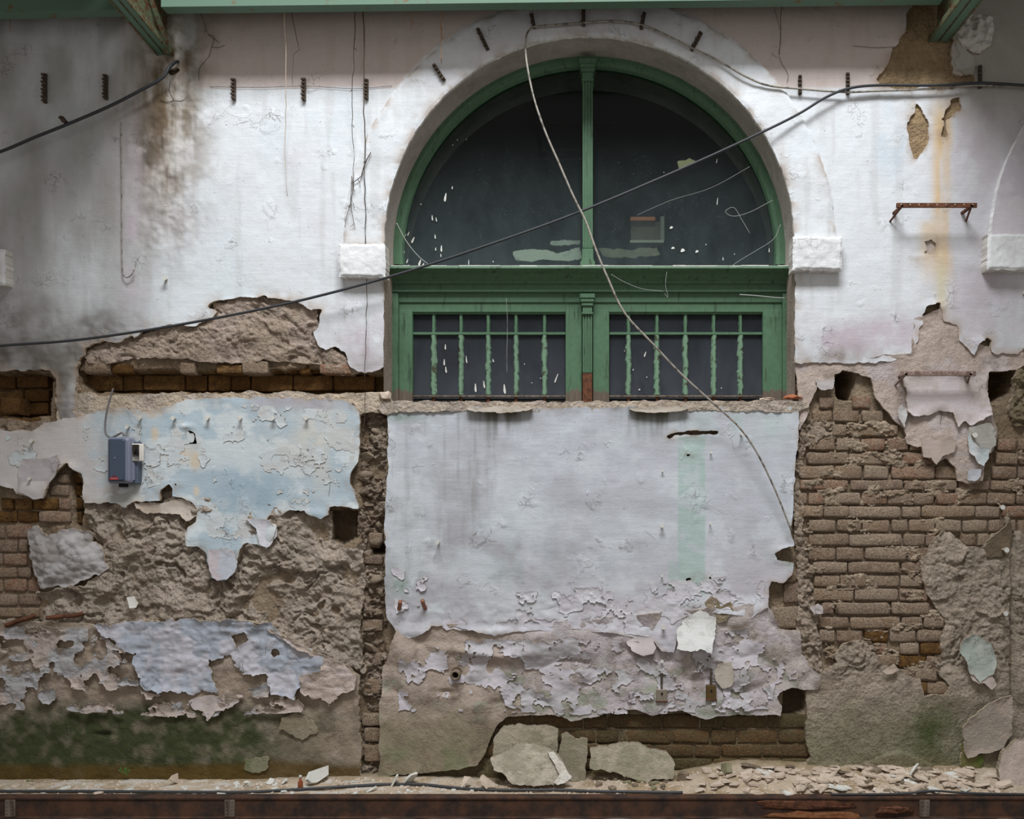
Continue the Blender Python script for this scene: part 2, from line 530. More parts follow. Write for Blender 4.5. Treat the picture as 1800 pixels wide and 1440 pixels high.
def glass(name, dust_lo, dust_hi, tint, z0, z1, dustcol):
    """single glazing under years of dust that lies thicker low on the pane"""
    m, nt, out = new_mat(name)
    g = N(nt, 'ShaderNodeNewGeometry')
    sep = N(nt, 'ShaderNodeSeparateXYZ'); nt.links.new(g.outputs['Position'], sep.inputs[0])
    mr = N(nt, 'ShaderNodeMapRange'); mr.inputs[1].default_value = z0; mr.inputs[2].default_value = z1
    mr.inputs[3].default_value = dust_lo; mr.inputs[4].default_value = dust_hi
    nt.links.new(sep.outputs['Z'], mr.inputs[0])
    n1 = noise(nt, pos_scaled(nt, 1, 1, 0.5), 9, 6, 0.7)
    fac = math_n(nt, 'MULTIPLY', mr.outputs[0], math_n(nt, 'ADD', math_n(nt, 'MULTIPLY', n1, 1.6), 0.2))
    spk = ramp(nt, noise(nt, pos_scaled(nt, 1, 1, 1), 140, 1, 0.4), [(0.70, (0, 0, 0)), (0.76, (1, 1, 1))])
    fac = math_n(nt, 'ADD', fac, math_n(nt, 'MULTIPLY', spk, 0.12))
    tr = N(nt, 'ShaderNodeBsdfTransparent'); tr.inputs[0].default_value = (*tint, 1)
    gl = N(nt, 'ShaderNodeBsdfGlossy'); gl.inputs['Roughness'].default_value = 0.12
    fr = N(nt, 'ShaderNodeFresnel'); fr.inputs[0].default_value = 1.2
    di = N(nt, 'ShaderNodeBsdfDiffuse'); di.inputs[0].default_value = (*dustcol, 1)
    a = N(nt, 'ShaderNodeMixShader'); nt.links.new(fr.outputs[0], a.inputs[0]); nt.links.new(tr.outputs[0], a.inputs[1]); nt.links.new(gl.outputs[0], a.inputs[2])
    b = N(nt, 'ShaderNodeMixShader'); nt.links.new(fac, b.inputs[0]); nt.links.new(a.outputs[0], b.inputs[1]); nt.links.new(di.outputs[0], b.inputs[2])
    nt.links.new(b.outputs[0], out.inputs[0])
    return m
M['glass_top'] = glass('dusty_fanlight_glass', 0.05, 0.003, (0.80, 0.87, 0.85), float(P(0, 475, -.24)[2]), float(P(0, 230, -.24)[2]), (0.46, 0.56, 0.60))
M['glass_low'] = glass('dusty_casement_glass', 0.10, 0.03, (0.7, 0.75, 0.78), float(P(0, 700, -.24)[2]), float(P(0, 560, -.24)[2]), (0.42, 0.46, 0.54))
# ------------------------------------------------------------------ the wall: colour fields
ACU, ACV, AR = 1036.0, 423.0, 361.0       # arch centre and radius of the opening

def opening(u, v):
    a = np.hypot(u - ACU, v - ACV) - AR
    b = np.maximum(np.abs(u - ACU) - AR, v - 709)
    r = np.where(v < ACV, a, b)
    return r - 1.2 * fbm(u * 0.07, v * 0.07, 3, 2)

WHITE = srgb(221, 225, 230); LILAC = srgb(196, 186, 194); GREYL = srgb(186, 184, 184); TAN = srgb(172, 152, 134)
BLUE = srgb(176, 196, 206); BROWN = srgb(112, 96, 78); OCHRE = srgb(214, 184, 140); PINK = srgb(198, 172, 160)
RENDER = srgb(166, 148, 130); MOSS = srgb(66, 72, 46); SAND = srgb(174, 150, 118); MINT = srgb(168, 192, 184)

def gau(u, v, cu, cv, ru, rv, warp=0.25, seed=1):
    w = warp * fbm(u * 0.014, v * 0.014, 4, seed)
    q = ((u - cu) / ru) ** 2 + ((v - cv) / rv) ** 2
    return np.exp(-q * (1 + w) * 1.2) * np.clip(0.75 + 0.9 * fbm(u * 0.03, v * 0.02, 4, seed + 2), 0, 1.3)

def base_white(u, v):
    n = fbm(u * 0.008, v * 0.008, 5, 4, 0.6)
    c = np.broadcast_to(WHITE, u.shape + (3,)).copy()
    c = cmix(c, srgb(214, 222, 228), sm(-0.1, 0.6, n) * 0.6)
    c = cmix(c, LILAC, sm(0.05, 0.7, fbm(u * 0.006 + 9, v * 0.006, 4, 6)) * 0.35)
    st = fbm(u * 0.05, v * 0.006, 4, 8)
    c = cmix(c, GREYL, sm(0.1, 0.8, st) * 0.3)
    return c

def col_upper(u, v, f):
    c = base_white(u, v)
    arch = np.hypot(u - ACU, v - ACV) < 433
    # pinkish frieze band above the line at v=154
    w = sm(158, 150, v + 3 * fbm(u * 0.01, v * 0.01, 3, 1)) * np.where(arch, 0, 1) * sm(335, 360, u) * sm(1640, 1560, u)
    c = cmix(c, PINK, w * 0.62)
    # grime over the left bay, with part of the bay's shade painted in
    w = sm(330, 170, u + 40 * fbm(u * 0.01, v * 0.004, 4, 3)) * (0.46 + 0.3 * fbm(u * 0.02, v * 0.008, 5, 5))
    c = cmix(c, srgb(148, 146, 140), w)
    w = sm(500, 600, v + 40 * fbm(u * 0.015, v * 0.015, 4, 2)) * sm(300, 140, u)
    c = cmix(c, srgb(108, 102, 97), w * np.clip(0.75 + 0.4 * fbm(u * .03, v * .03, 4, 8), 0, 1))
    # brown water stain under the left tie beam
    n = fbm(u * 0.06, v * 0.009, 5, 9, 0.6); n2 = fbm(u * 0.03, v * 0.03, 5, 1, 0.6)
    core = np.exp(-((u - 284 - 12 * n2) / (62 + 0.02 * v)) ** 2) * sm(560, 180, v)
    c = cmix(c, srgb(168, 156, 142), core * 0.8)
    c = cmix(c, BROWN, core * np.clip(0.55 + 0.9 * n + 0.7 * n2, 0, 1))
    c = cmix(c, srgb(92, 80, 52), np.exp(-((u - 300) / 46) ** 2 - ((v - 105) / 70) ** 2) * np.clip(0.7 + n2, 0, 1))
    c = cmix(c, srgb(74, 66, 46), np.exp(-((u - 255) / 22) ** 2 - ((v - 255) / 50) ** 2) * np.clip(0.3 + 1.5 * n2, 0, 0.8))
    # lilac wash
    for a in ((232, 420, 26, 190), (640, 600, 70, 60), (1480, 600, 110, 40), (1710, 250, 50, 120), (1740, 520, 70, 90), (1560, 590, 60, 40)):
        c = cmix(c, LILAC, gau(u, v, *a) * 0.9)
    c = cmix(c, srgb(190, 184, 190), sm(1560, 1720, u) * 0.5)
    c = cmix(c, srgb(132, 122, 118), gau(u, v, 1470, 625, 80, 22, 0.3, 4) * 0.8)
    c = cmix(c, srgb(150, 140, 140), gau(u, v, 640, 640, 60, 30, 0.3, 4) * 0.5)
    # ochre streaks
    n = fbm(u * 0.08, v * 0.01, 4, 3)
    w = np.exp(-((u - 1655 - 4 * n) / 17) ** 4) * sm(150, 220, v) * sm(520, 430, v)
    c = cmix(c, OCHRE, w * np.clip(0.75 + 0.5 * n, 0, 1))
    w = np.exp(-((u - 1630) / 14) ** 2) * sm(380, 400, v) * sm(520, 440, v)
    c = cmix(c, OCHRE, w * 0.6)
    c = cmix(c, srgb(206, 196, 160), np.exp(-((u - 1655) / 10) ** 2) * sm(440, 480, v) * sm(585, 520, v) * 0.7)
    c = cmix(c, srgb(180, 200, 216), gau(u, v, 1565, 230, 24, 70) * 0.8)
    # greyer towards the upper right corner, by the beam
    c = cmix(c, srgb(150, 146, 134), sm(1600, 1720, u) * sm(260, 130, v) * 0.75)
    # dirt spots near broken rim
    c = cmix(c, TAN, np.exp(-f / 9) * np.clip(0.3 + fbm(u * 0.05, v * 0.05, 3, 2), 0, 0.8))
    return c

def col_panel(u, v, f):
    c = base_white(u, v)
    c = cmix(c, srgb(178, 182, 192), np.full(u.shape, 0.65))
    c = cmix(c, srgb(196, 190, 198), sm(900, 1080, v + 50 * fbm(u * 0.01, v * 0.01, 4, 3)) * 0.65)
    c = cmix(c, srgb(176, 180, 184), gau(u, v, 740, 950, 120, 160, 0.5, 5) * 0.75)
    c = cmix(c, srgb(168, 178, 182), gau(u, v, 900, 1000, 120, 80, 0.5, 2) * 0.65)
    mot = fbm(u * .011, v * .014, 5, 7, .6)
    c = cmix(c, srgb(168, 166, 172), sm(-.05, .5, mot) * (.35 + .45 * sm(780, 1000, v)) * sm(1300, 900, u))
    c = cmix(c, srgb(212, 218, 224), sm(.0, .5, -mot) * .5)
    st = fbm(u * 0.06, v * 0.006, 4, 8, 0.6)
    c = cmix(c, srgb(150, 152, 156), sm(0.15, 0.9, st) * sm(960, 760, np.abs(u - 300) + 400) * 0.5)
    c = cmix(c, srgb(150, 148, 150), np.exp(-((u - 820) / 60) ** 2) * sm(0, 0.8, st) * sm(1000, 850, v) * 0.6)
    # faded mint strips
    w = (sm(1191, 1193, u) * sm(1241, 1239, u) * sm(762, 772, v) * sm(1052, 1040, v))
    blot = sm(0.0, 0.45, fbm(u * 0.05, v * 0.05, 4, 6) + 0.9 * np.exp(-((u - 1220) / 28) ** 2 - ((v - 880) / 20) ** 2) - 0.35)
    c = cmix(c, MINT, w * 0.7 * (1 - 0.6 * blot))
    w = sm(1173, 1176, u) * sm(1192, 1190, u) * sm(975, 1000, v) * sm(1055, 1040, v)
    c = cmix(c, MINT, w * 0.55)
    c = cmix(c, MINT, gau(u, v, 1300, 740, 90, 30, 0.5, 3) * 0.5 + gau(u, v, 1375, 985, 26, 16, 0.3, 3) * 0.9)
    # algae and damp runs under the sill drips, their shadow painted in too
    for cu in (875, 1150):
        c = cmix(c, srgb(66, 70, 50), np.exp(-((u - cu) / 50) ** 4 - ((v - 726) / 13) ** 2) * np.clip(.8 + .5 * st, 0, 1))
        c = cmix(c, srgb(96, 96, 84), np.exp(-((u - cu) / 55) ** 2) * sm(790, 722, v) * np.clip(0.45 + st, 0, 0.9))
    c = cmix(c, srgb(84, 120, 92), gau(u, v, 705, 1015, 22, 26, 0.5, 8) * 0.8 + gau(u, v, 712, 735, 36, 10, 0.5, 8) * 0.6)
    c = cmix(c, LILAC, gau(u, v, 1120, 1085, 140, 30) * 0.8)
    c = cmix(c, TAN, np.exp(-f / 5) * np.clip(0.15 + fbm(u * 0.05, v * 0.05, 3, 2), 0, 0.6))
    return c

def col_leftpanel(u, v, f):
    c = np.broadcast_to(srgb(204, 212, 216), u.shape + (3,)).copy()
    n = fbm(u * 0.012, v * 0.02, 5, 4, 0.6); n2 = fbm(u * 0.03, v * 0.03, 4, 7, 0.6)
    c = cmix(c, srgb(168, 186, 198), sm(-0.15, 0.25, n + 0.4 * n2) * 0.8 * sm(120, 300, u + 60 * n2))
    c = cmix(c, srgb(158, 178, 192), gau(u, v, 440, 870, 110, 50, 0.5, 3) + gau(u, v, 165, 825, 22, 40, 0.4, 3) * 0.8)
    c = cmix(c, srgb(206, 204, 198), gau(u, v, 560, 780, 70, 80, 0.4, 1) * 0.8)
    c = cmix(c, srgb(198, 188, 184), sm(230, 120, u + 50 * n2) * 0.75)
    c = cmix(c, srgb(188, 172, 156), sm(735, 712, v + 16 * n2) * sm(330, 260, u + 30 * n2) * 0.9)
    c = cmix(c, srgb(170, 164, 172), sm(724, 714, v + 8 * n2) * sm(420, 460, u) * sm(640, 560, u) * 0.7)
    c = cmix(c, srgb(178, 176, 170), gau(u, v, 235, 870, 60, 30, 0.4, 1) * 0.7)
    for a in ((272, 763, 6, 10), (344, 810, 9, 14), (318, 800, 18, 12), (346, 865, 5, 9)):
        c = cmix(c, srgb(206, 194, 176), np.clip(gau(u, v, *a, 0.1) * 2, 0, 1))
    c = cmix(c, TAN, np.exp(-f / 5) * np.clip(0.15 + fbm(u * 0.05, v * 0.05, 3, 2), 0, 0.6))
    return c

def col_render(tone=RENDER, alt=LILAC, k=0.5, seed=0, moss=0.0):
    def fn(u, v, f):
        c = np.broadcast_to(np.asarray(tone), u.shape + (3,)).copy()
        n = fbm(u * 0.02, v * 0.02, 5, seed, 0.6)
        c = cmix(c, alt, sm(-0.1, 0.6, n) * k)
        c = cmix(c, np.asarray(tone) * 0.62, sm(0.1, 0.7, fbm(u * 0.035, v * 0.03, 5, seed + 4, 0.65)) * 0.6)
        if moss:
            m = fbm(u * 0.012, v * 0.016, 5, seed + 2, 0.62)
            w = sm(1228, 1275, v + 30 * m) * moss * sm(720, 420, u + 60 * m)
            c = cmix(c, MOSS, w * np.clip(0.95 + 0.3 * fbm(u * 0.05, v * 0.05, 3, 1), 0, 1))
            c = cmix(c, srgb(92, 72, 34), sm(1335, 1352, v + 8 * m) * moss * 0.85)
        return c
    return fn

def col_flake(c0, c1, k=0.8, seed=0):
    def fn(u, v, f):
        c = np.broadcast_to(np.asarray(c0), u.shape + (3,)).copy()
        c = cmix(c, c1, sm(-0.2, 0.35, fbm(u * 0.03, v * 0.03, 4, seed, 0.6)) * k)
        return c
    return fn

# ------------------------------------------------------------------ masonry core (mortar bed) with its cavities
CAV = [  # outline, depth behind the brick face
    ([(-200, 656), (60, 654), (86, 657), (92, 668), (84, 728), (60, 735), (0, 732), (-200, 735)], 0.13),
    ([(138, 655), (170, 650), (300, 652), (560, 650), (668, 655), (690, 668), (680, 694), (560, 692), (400, 690), (210, 692), (160, 690), (138, 672)], 0.12),
    ([(1468, 662), (1480, 650), (1498, 652), (1502, 672), (1498, 704), (1474, 700), (1466, 684)], 0.28),
    ([(1736, 656), (1762, 651), (1788, 650), (1784, 668), (1778, 690), (1764, 698), (1742, 706), (1736, 690)], 0.24),
    ([(578, 897), (608, 892), (634, 897), (630, 945), (600, 960), (578, 950)], 0.07),
    ([(118, 818), (140, 842), (146, 880), (142, 930), (128, 928), (124, 860)], 0.07),
    ([(1377, 1212), (1398, 1209), (1420, 1214), (1416, 1250), (1400, 1262), (1372, 1258)], 0.06),
    ([(636, 1258), (668, 1256), (670, 1350), (636, 1352)], 0.03),
    ([(648, 958), (676, 958), (676, 975), (648, 975)], 0.10),
    ([(325, 758), (344, 762), (346, 780), (330, 782)], 0.08),
    ([(1000, 1345), (1420, 1352), (1420, 1380), (850, 1380), (850, 1345)], 0.0),
]
def core_mesh():
    g = 4.0
    us = np.arange(-260, 2110, g); vs = np.arange(-260, 1392, g)
    U, V = np.meshgrid(us, vs, indexing='ij')
    ok = opening(U, V) > -3.0
    n = fbm(U * 0.05, V * 0.05, 5, 2, 0.6); wd, ws, wi = worley(U / 17, V / 13, 4)
    H = -0.017 + 0.006 * n + 0.004 * (wi - 0.5)
    cav = np.zeros(U.shape)
    for poly, dep in CAV:
        s = sdf(poly, U, V) + 2.5 * fbm(U * 0.06, V * 0.06, 3, 7)
        w = sm(-1.0, 5.0, s)
        H = H - w * (dep + 0.012 * fbm(U * 0.04, V * 0.1, 4, 3)); cav = np.maximum(cav, w if dep > 0.05 else 0)
    # the vertical chase, packed with rubble
    ch = sm(630, 637, U + 4 * n) * sm(680, 674, U + 4 * n) * sm(712, 726, V) * sm(1372, 1352, V)
    H = H - ch * 0.035
    x, _, z = P(U, V, -0.01)
    C = col_render(srgb(160, 142, 120), srgb(132, 112, 90), 0.6, 3)(U, V, None)
    ochre = sm(0.1, 0.6, cav) * (sm(800, 760, V))
    C = cmix(C, srgb(110, 82, 42), ochre * np.clip(0.85 + 0.5 * n, 0, 1))
    C = cmix(C, srgb(70, 58, 42), sm(0.2, 0.9, cav) * sm(760, 800, V) * 0.8)
    C = cmix(C, srgb(108, 98, 72), sm(1240, 1330, V) * 0.8)
    idx = np.arange(U.size).reshape(U.shape)
    inc = ok[:-1, :-1] & ok[1:, :-1] & ok[:-1, 1:] & ok[1:, 1:]
    I, J = np.nonzero(inc)
    q = np.stack([idx[I, J], idx[I, J + 1], idx[I + 1, J + 1], idx[I + 1, J]], 1)
    keep = np.zeros(U.size, bool); keep[q.ravel()] = True
    rm = np.cumsum(keep) - 1
    Vt = np.stack([x, -H, z], -1).reshape(-1, 3)[keep]
    return grid_mesh('wall_back', Vt, rm[q], C.reshape(-1, 3)[keep], M['rough'], None)
WALL = core_mesh()
tag(WALL, 'decayed brick and plaster hall wall with arched window', None, None, 'structure')

# masonry behind the face so the wall has body, and the lining of the opening
def reveal():
    prof = [(ACU - AR, 709)] + [(ACU - AR, v) for v in (660, 600, 540, 480, 450)]
    prof += [(ACU + AR * math.cos(math.pi + t), ACV + AR * math.sin(math.pi + t)) for t in np.linspace(0, math.pi, 61)]
    prof += [(ACU + AR, v) for v in (450, 480, 540, 600, 660, 709)]
    ds = [0.034, 0.02, -0.02, -0.08, -0.14, -0.20, -0.26, -0.45, -0.66]
    V, Q, C = [], [], []
    pu = np.array([p[0] for p in prof]); pv = np.array([p[1] for p in prof])
    xs, _, zs = P(pu, pv, DREF)
    for k, d in enumerate(ds):
        wob = 0.0015 * fbm(pu * 0.05 + k * 3, pv * 0.05, 3, 2)
        V.append(np.stack([xs + wob, np.full(xs.shape, -d), zs + wob], 1))
        base = np.broadcast_to(srgb(176, 168, 160), (len(xs), 3)) * (0.9 + 0.15 * fbm(pu * 0.03, pv * 0.03 + k, 3, 5))[:, None]
        jamb = (pv > 470)[:, None]
        base = np.where(jamb, base * np.array([0.95, 0.88, 0.84]), base)
        C.append(base)
    n = len(prof)
    for k in range(len(ds) - 1):
        for i in range(n - 1):
            Q.append((k * n + i, k * n + i + 1, (k + 1) * n + i + 1, (k + 1) * n + i))
    return grid_mesh('opening_reveal', np.concatenate(V), np.array(Q), np.concatenate(C), M['worn'], WALL)
reveal()

# ------------------------------------------------------------------ bricks, one by one
def brick_variant(i):
    r = np.random.default_rng(500 + i)
    tx = [0, .06 + .03 * r.random(), .35 + .3 * r.random(), .91 + .03 * r.random(), 1]; tz = [0, .13 + .05 * r.random(), .82 + .05 * r.random(), 1]
    nx, nz = 5, 4
    V = []
    for b in range(nz):
        for a in range(nx):
            ex = a in (0, nx - 1); ez = b in (0, nz - 1)
            x = -0.5 + tx[a] + (.014 * (r.random() - .5)); z = -0.5 + tz[b] + (.12 * (r.random() - .5))
            y = -0.5 + 0.035 * (r.random() - 0.5)
            if ex or ez: y += 0.02 + 0.05 * r.random()
            if ex and ez: x *= 0.97; z *= 0.93; y += .03
            V.append((x, y, z))
    ring = [0, 1, 2, 3, 4, 9, 14, 19, 18, 17, 16, 15, 10, 5]
    F = []
    for b in range(nz - 1):
        for a in range(nx - 1):
            F.append((b * nx + a, b * nx + a + 1, (b + 1) * nx + a + 1, (b + 1) * nx + a))
    n = len(V)
    for k in ring:
        V.append((V[k][0], 0.5, V[k][2]))
    m = len(ring); nf = len(F)
    for k in range(m):
        k2 = (k + 1) % m
        F.append((ring[k], n + k, n + k2, ring[k2]))
    me = bpy.data.meshes.new('brick_shape')
    me.from_pydata(V, [], F); me.update()
    me.polygons.foreach_set('use_smooth', [True] * nf + [False] * m)
    return me
BRK = {}
for key in ('brick', 'brick_ochre', 'brick_damp'):
    BRK[key] = []
    for i in range(14):
        me = brick_variant(i); me.materials.append(M[key]); BRK[key].append(me)

def add_brick(u0, u1, v0, v1, front=0.0, key='brick', depth=0.10, rz=0.0, name='brick'):
    o = bpy.data.objects.new(name, random.choice(BRK[key]))
    COL.objects.link(o); o.parent = WALL
    a = PV(u0, v1, front); b = PV(u1, v0, front)
    o.scale = ((b.x - a.x) * random.choice((1, -1)) , depth, (b.z - a.z))
    if o.scale[0] < 0:
        o.scale[0] = -o.scale[0]; o.scale[0] *= 1.0
    o.location = ((a.x + b.x) / 2, -front + depth / 2, (a.z + b.z) / 2)
    o.rotation_euler = (random.uniform(-.03, .03), rz + random.uniform(-.018, .018), random.uniform(-.03, .03))
    return o

ROWS = [
 (698, 718, [(1441, 1466), (1500, 1530)]),
 (722, 742, [(1429, 1463), (1465, 1510), (1515, 1553)]),
 (746, 767, [(1464, 1489), (1492, 1578)]),
 (771, 792, [(1422, 1467), (1471, 1512), (1515, 1556), (1560, 1597), (1600, 1622), (1755, 1787), (1790, 1830)]),
 (796, 817, [(1419, 1493), (1494, 1585), (1586, 1640), (1752, 1790), (1793, 1840)]),
 (819, 842, [(1407, 1467), (1468, 1515), (1519, 1562), (1568, 1644), (1646, 1690), (1745, 1788), (1791, 1850)]),
 (844, 862, [(1407, 1490), (1496, 1587), (1590, 1623), (1625, 1683), (1686, 1740), (1742, 1800), (1803, 1850)]),
 (867, 887, [(1402, 1419), (1421, 1467), (1468, 1512), (1515, 1560), (1561, 1604), (1607, 1642), (1647, 1685), (1687, 1735), (1737, 1785), (1788, 1830)]),
 (890, 910, [(1405, 1447), (1449, 1492), (1493, 1583), (1586, 1619), (1622, 1714), (1715, 1758), (1764, 1850)]),
 (914, 935, [(1423, 1469), (1472, 1514), (1517, 1564), (1568, 1596), (1599, 1643), (1645, 1690), (1693, 1736), (1739, 1786), (1790, 1830)]),
 (939, 960, [(1422, 1492), (1494, 1585), (1589, 1626), (1628, 1645), (1690, 1716), (1719, 1740), (1790, 1830)]),
 (963, 985, [(1422, 1468), (1471, 1518), (1522, 1594), (1597, 1632), (1785, 1830)]),
 (988, 1008, [(1430, 1489), (1492, 1581), (1586, 1628), (1782, 1820)]),
 (1012, 1033, [(1432, 1476), (1478, 1522), (1525, 1580), (1584, 1622), (1785, 1830)]),
 (1036, 1057, [(1430, 1500), (1503, 1578), (1582, 1632), (1784, 1830)]),
 (1060, 1081, [(1445, 1466), (1470, 1565), (1568, 1634), (1786, 1830)]),
 (1085, 1105, [(1436, 1492), (1495, 1582), (1586, 1622), (1625, 1660)]),
 (1108, 1129, [(1441, 1468), (1471, 1516), (1520, 1562), (1565, 1610), (1613, 1656)]),
 (1131, 1151, [(1538, 1560), (1583, 1616), (1619, 1656)]),
 (1153, 1174, [(1543, 1576), (1579, 1627), (1630, 1656)]),
 (1176, 1197, [(1575, 1604), (1609, 1648)]),
 (1199, 1221, [(1603, 1630), (1631, 1666)]),
]
for (va, vb, lst) in ROWS:
    for (ua, ub) in lst:
        key = 'brick_ochre' if (va > 1100 and random.random() < 0.3) else 'brick'
        add_brick(ua, ub, va, vb, 0.010 + random.uniform(-.006, .005), key)
# broken plaster side of the central panel, right end
for (ua, ub, va, vb) in [(1355, 1405, 1066, 1104), (1378, 1405, 1026, 1062), (1362, 1400, 1008, 1024)]:
    add_brick(ua, ub, va, vb, 0.004)
# left brick field
for (va, vb, lst) in [
 (734, 756, [(4, 36), (38, 70)]),
 (700, 728, [(0, 34)]),
 (834, 850, [(100, 122)]), (853, 872, [(86, 121)]), (876, 896, [(2, 22), (25, 56), (58, 100), (103, 123)]),
 (899, 919, [(-10, 28), (31, 66), (68, 124)]),
 (923, 946, [(-20, 8), (10, 54), (98, 114)]),
 (949, 971, [(-10, 30), (32, 48)]),
 (973, 994, [(-20, 4), (6, 46)]),
 (998, 1016, [(-10, 28), (30, 54)]),
 (1019, 1041, [(-20, 4), (6, 46), (49, 70)]),
 (1045, 1065, [(-10, 29), (32, 70)]),
 (1069, 1086, [(-10, 36), (40, 68)])]:
    for (ua, ub) in lst:
        add_brick(ua, ub, va, vb, 0.0 + random.uniform(-.006, .004), 'brick_ochre' if (va < 900 and ua < 60) else 'brick')
# inner cheek of the little pointed niche, dark joints
for (va, vb) in [(830, 850), (853, 872), (876, 896), (899, 920)]:
    add_brick(128, 144, va, vb, -0.045, 'brick_ochre')
# toothed course above the long groove, and the bricks inside the groove
for (ua, ub, va, vb, fr, key) in [
 (148, 193, 635, 657, .010, 'brick'), (196, 232, 640, 657, .004, 'brick_ochre'), (234, 262, 632, 654, -.05, 'brick_ochre'), (270, 312, 634, 654, -.055, 'brick_ochre'),
 (316, 342, 638, 657, .012, 'brick'), (344, 380, 634, 655, -.05, 'brick_ochre'), (380, 424, 640, 657, .004, 'brick_ochre'), (425, 470, 634, 657, .014, 'brick'),
 (472, 500, 634, 655, -.05, 'brick_ochre'), (502, 526, 636, 656, -.045, 'brick_ochre'), (526, 545, 640, 657, -.02, 'brick_ochre'), (548, 562, 633, 656, -.05, 'brick_ochre'), (562, 618, 640, 658, .012, 'brick')]:
    add_brick(ua, ub, va, vb, fr, key)
uu = 142
while uu < 660:
    w = random.choice((36, 40, 70, 74)); add_brick(uu, min(uu + w - 2, 672), 660, 687, -0.085 + random.uniform(-.008, .008), 'brick_ochre', 0.06); uu += w
for (va, vb, lst) in [(660, 682, [(-10, 26), (29, 84)]), (686, 706, [(-10, 40), (43, 86)]), (708, 728, [(36, 84)])]:
    for (ua, ub) in lst: add_brick(ua, ub, va, vb, -0.10, 'brick_ochre', 0.06)
# brick foot below the torn render
for (va, vb, st) in [(1257, 1281, -8), (1284, 1307, 20), (1310, 1331, -20), (1334, 1354, 10), (1356, 1374, -30)]:
    uu = 868 + st; k = 0
    while uu < 1425:
        w = [74, 90, 44, 96, 70, 44][k % 6] + random.randint(-3, 3); k += 1
        if uu + w > 850 and uu < 1418:
            add_brick(uu, min(uu + w - 3, 1422), va, vb, -0.004 + random.uniform(-.004, .004), 'brick_damp')
        uu += w
# stones and broken bricks wedged in the vertical chase
STONE_ME = []
def stone_variant(i, ico=2):
    import bmesh
    bm = bmesh.new(); bmesh.ops.create_icosphere(bm, subdivisions=ico, radius=0.5)
    r = np.random.default_rng(900 + i)
    off = r.random(3) * 50
    for v in bm.verts:
        p = v.co
        s = 1 + 0.55 * (float(fbm(np.array([p.x * 2 + off[0]]), np.array([p.y * 2 + p.z * 1.7 + off[1]]), 3, i)[0]))
        v.co = p * s
    me = bpy.data.meshes.new('stone_shape'); bm.to_mesh(me); bm.free()
    me.polygons.foreach_set('use_smooth', [i % 2 == 0] * len(me.polygons))
    me.materials.append(M['stone'])
    return me
STONE_ME = [stone_variant(i, 1) for i in range(10)]
def add_stone(u, v, w, h, d, dep=0.04, parent=None, name='stone'):
    o = bpy.data.objects.new(name, random.choice(STONE_ME)); COL.objects.link(o); o.parent = parent
    p = PV(u, v, d); o.location = p
    o.scale = (w * S, dep, h * S); o.rotation_euler = (0, random.uniform(-.5, .5), 0)
    return o
for k in range(16):
    add_stone(random.uniform(640, 672), 735 + k * 31 + random.uniform(-8, 8), random.uniform(16, 30), random.uniform(9, 18), -0.032 + random.uniform(-.006, .008), 0.05, WALL)
for (ua, ub, va, vb) in [(648, 672, 937, 955), (640, 672, 978, 992), (636, 672, 1090, 1110), (640, 670, 1150, 1170), (640, 668, 1195, 1220), (636, 668, 1256, 1276), (640, 670, 1280, 1304), (640, 668, 1310, 1340)]:
    add_brick(ua, ub, va, vb, -0.022, 'brick', 0.05)
# ------------------------------------------------------------------ plaster, layer by layer (parts of the wall)
def lump(scale=22.0, a=0.014, b=0.008, seed=0):
    """crumbled mortar: knobs, hollows and torn edges of unequal size"""
    def fn(u, v, f):
        k = 1.0 / scale
        wu = u + 0.9 * scale * fbm(u * k * .7, v * k * .7, 3, seed + 1); wv = v + 0.9 * scale * fbm(u * k * .7 + 40, v * k * .7, 3, seed + 2)
        big = fbm(wu * k * .55, wv * k * .7, 3, seed + 3)
        d1, d2, i1 = worley(wu * k, wv * k * 1.2, seed)
        rid = ridged(wu * k * .9, wv * k * 1.1, 4, seed)
        pit = sm(.25, .75, fbm(wu * k * .8 + 11, wv * k + 5, 4, seed + 6, .6))
        step = np.floor(3.0 * (fbm(u * k * .6 + 3, v * k * .8, 4, seed + 4, .55))) / 3.0
        return a * (.8 * big + .45 * (i1 - .5) * sm(.0, .25, d2 - d1) + .45 * rid - 1.1 * pit + .35 * step) + b * fbm(u * k * 3.3, v * k * 3.6, 4, seed + 5, .65)
    return fn

UP_BOTTOM_L = [(88, 650), (97, 668), (100, 700), (112, 742), (134, 736), (132, 705), (131, 672), (140, 640), (150, 612), (170, 603), (195, 598), (215, 601), (225, 597), (260, 580), (290, 572),
    (315, 575), (340, 575), (352, 568), (372, 563), (385, 548), (368, 540), (380, 532), (400, 527), (440, 522), (490, 522), (505, 528),
    (535, 533), (548, 548), (566, 545), (556, 575), (550, 585), (560, 605), (572, 615), (590, 610), (603, 622), (617, 645), (640, 655), (655, 652), (673, 645), (690, 640)]
UP_BOTTOM_R = [(1380, 645), (1398, 640), (1430, 640), (1500, 640), (1540, 637), (1575, 633), (1585, 625), (1605, 627), (1607, 610), (1612, 590), (1622, 570), (1618, 553),
    (1632, 540), (1650, 535), (1655, 545), (1658, 565), (1680, 575), (1688, 595), (1700, 610), (1712, 622), (1720, 605), (1735, 595), (1739, 602), (1745, 618), (1790, 625), (1800, 615), (2110, 610)]
UPPER = [(-260, -260), (2110, -260)] + UP_BOTTOM_R[::-1] + [(1300, 500), (760, 500)] + UP_BOTTOM_L[::-1] + [(0, 652), (-260, 652)]
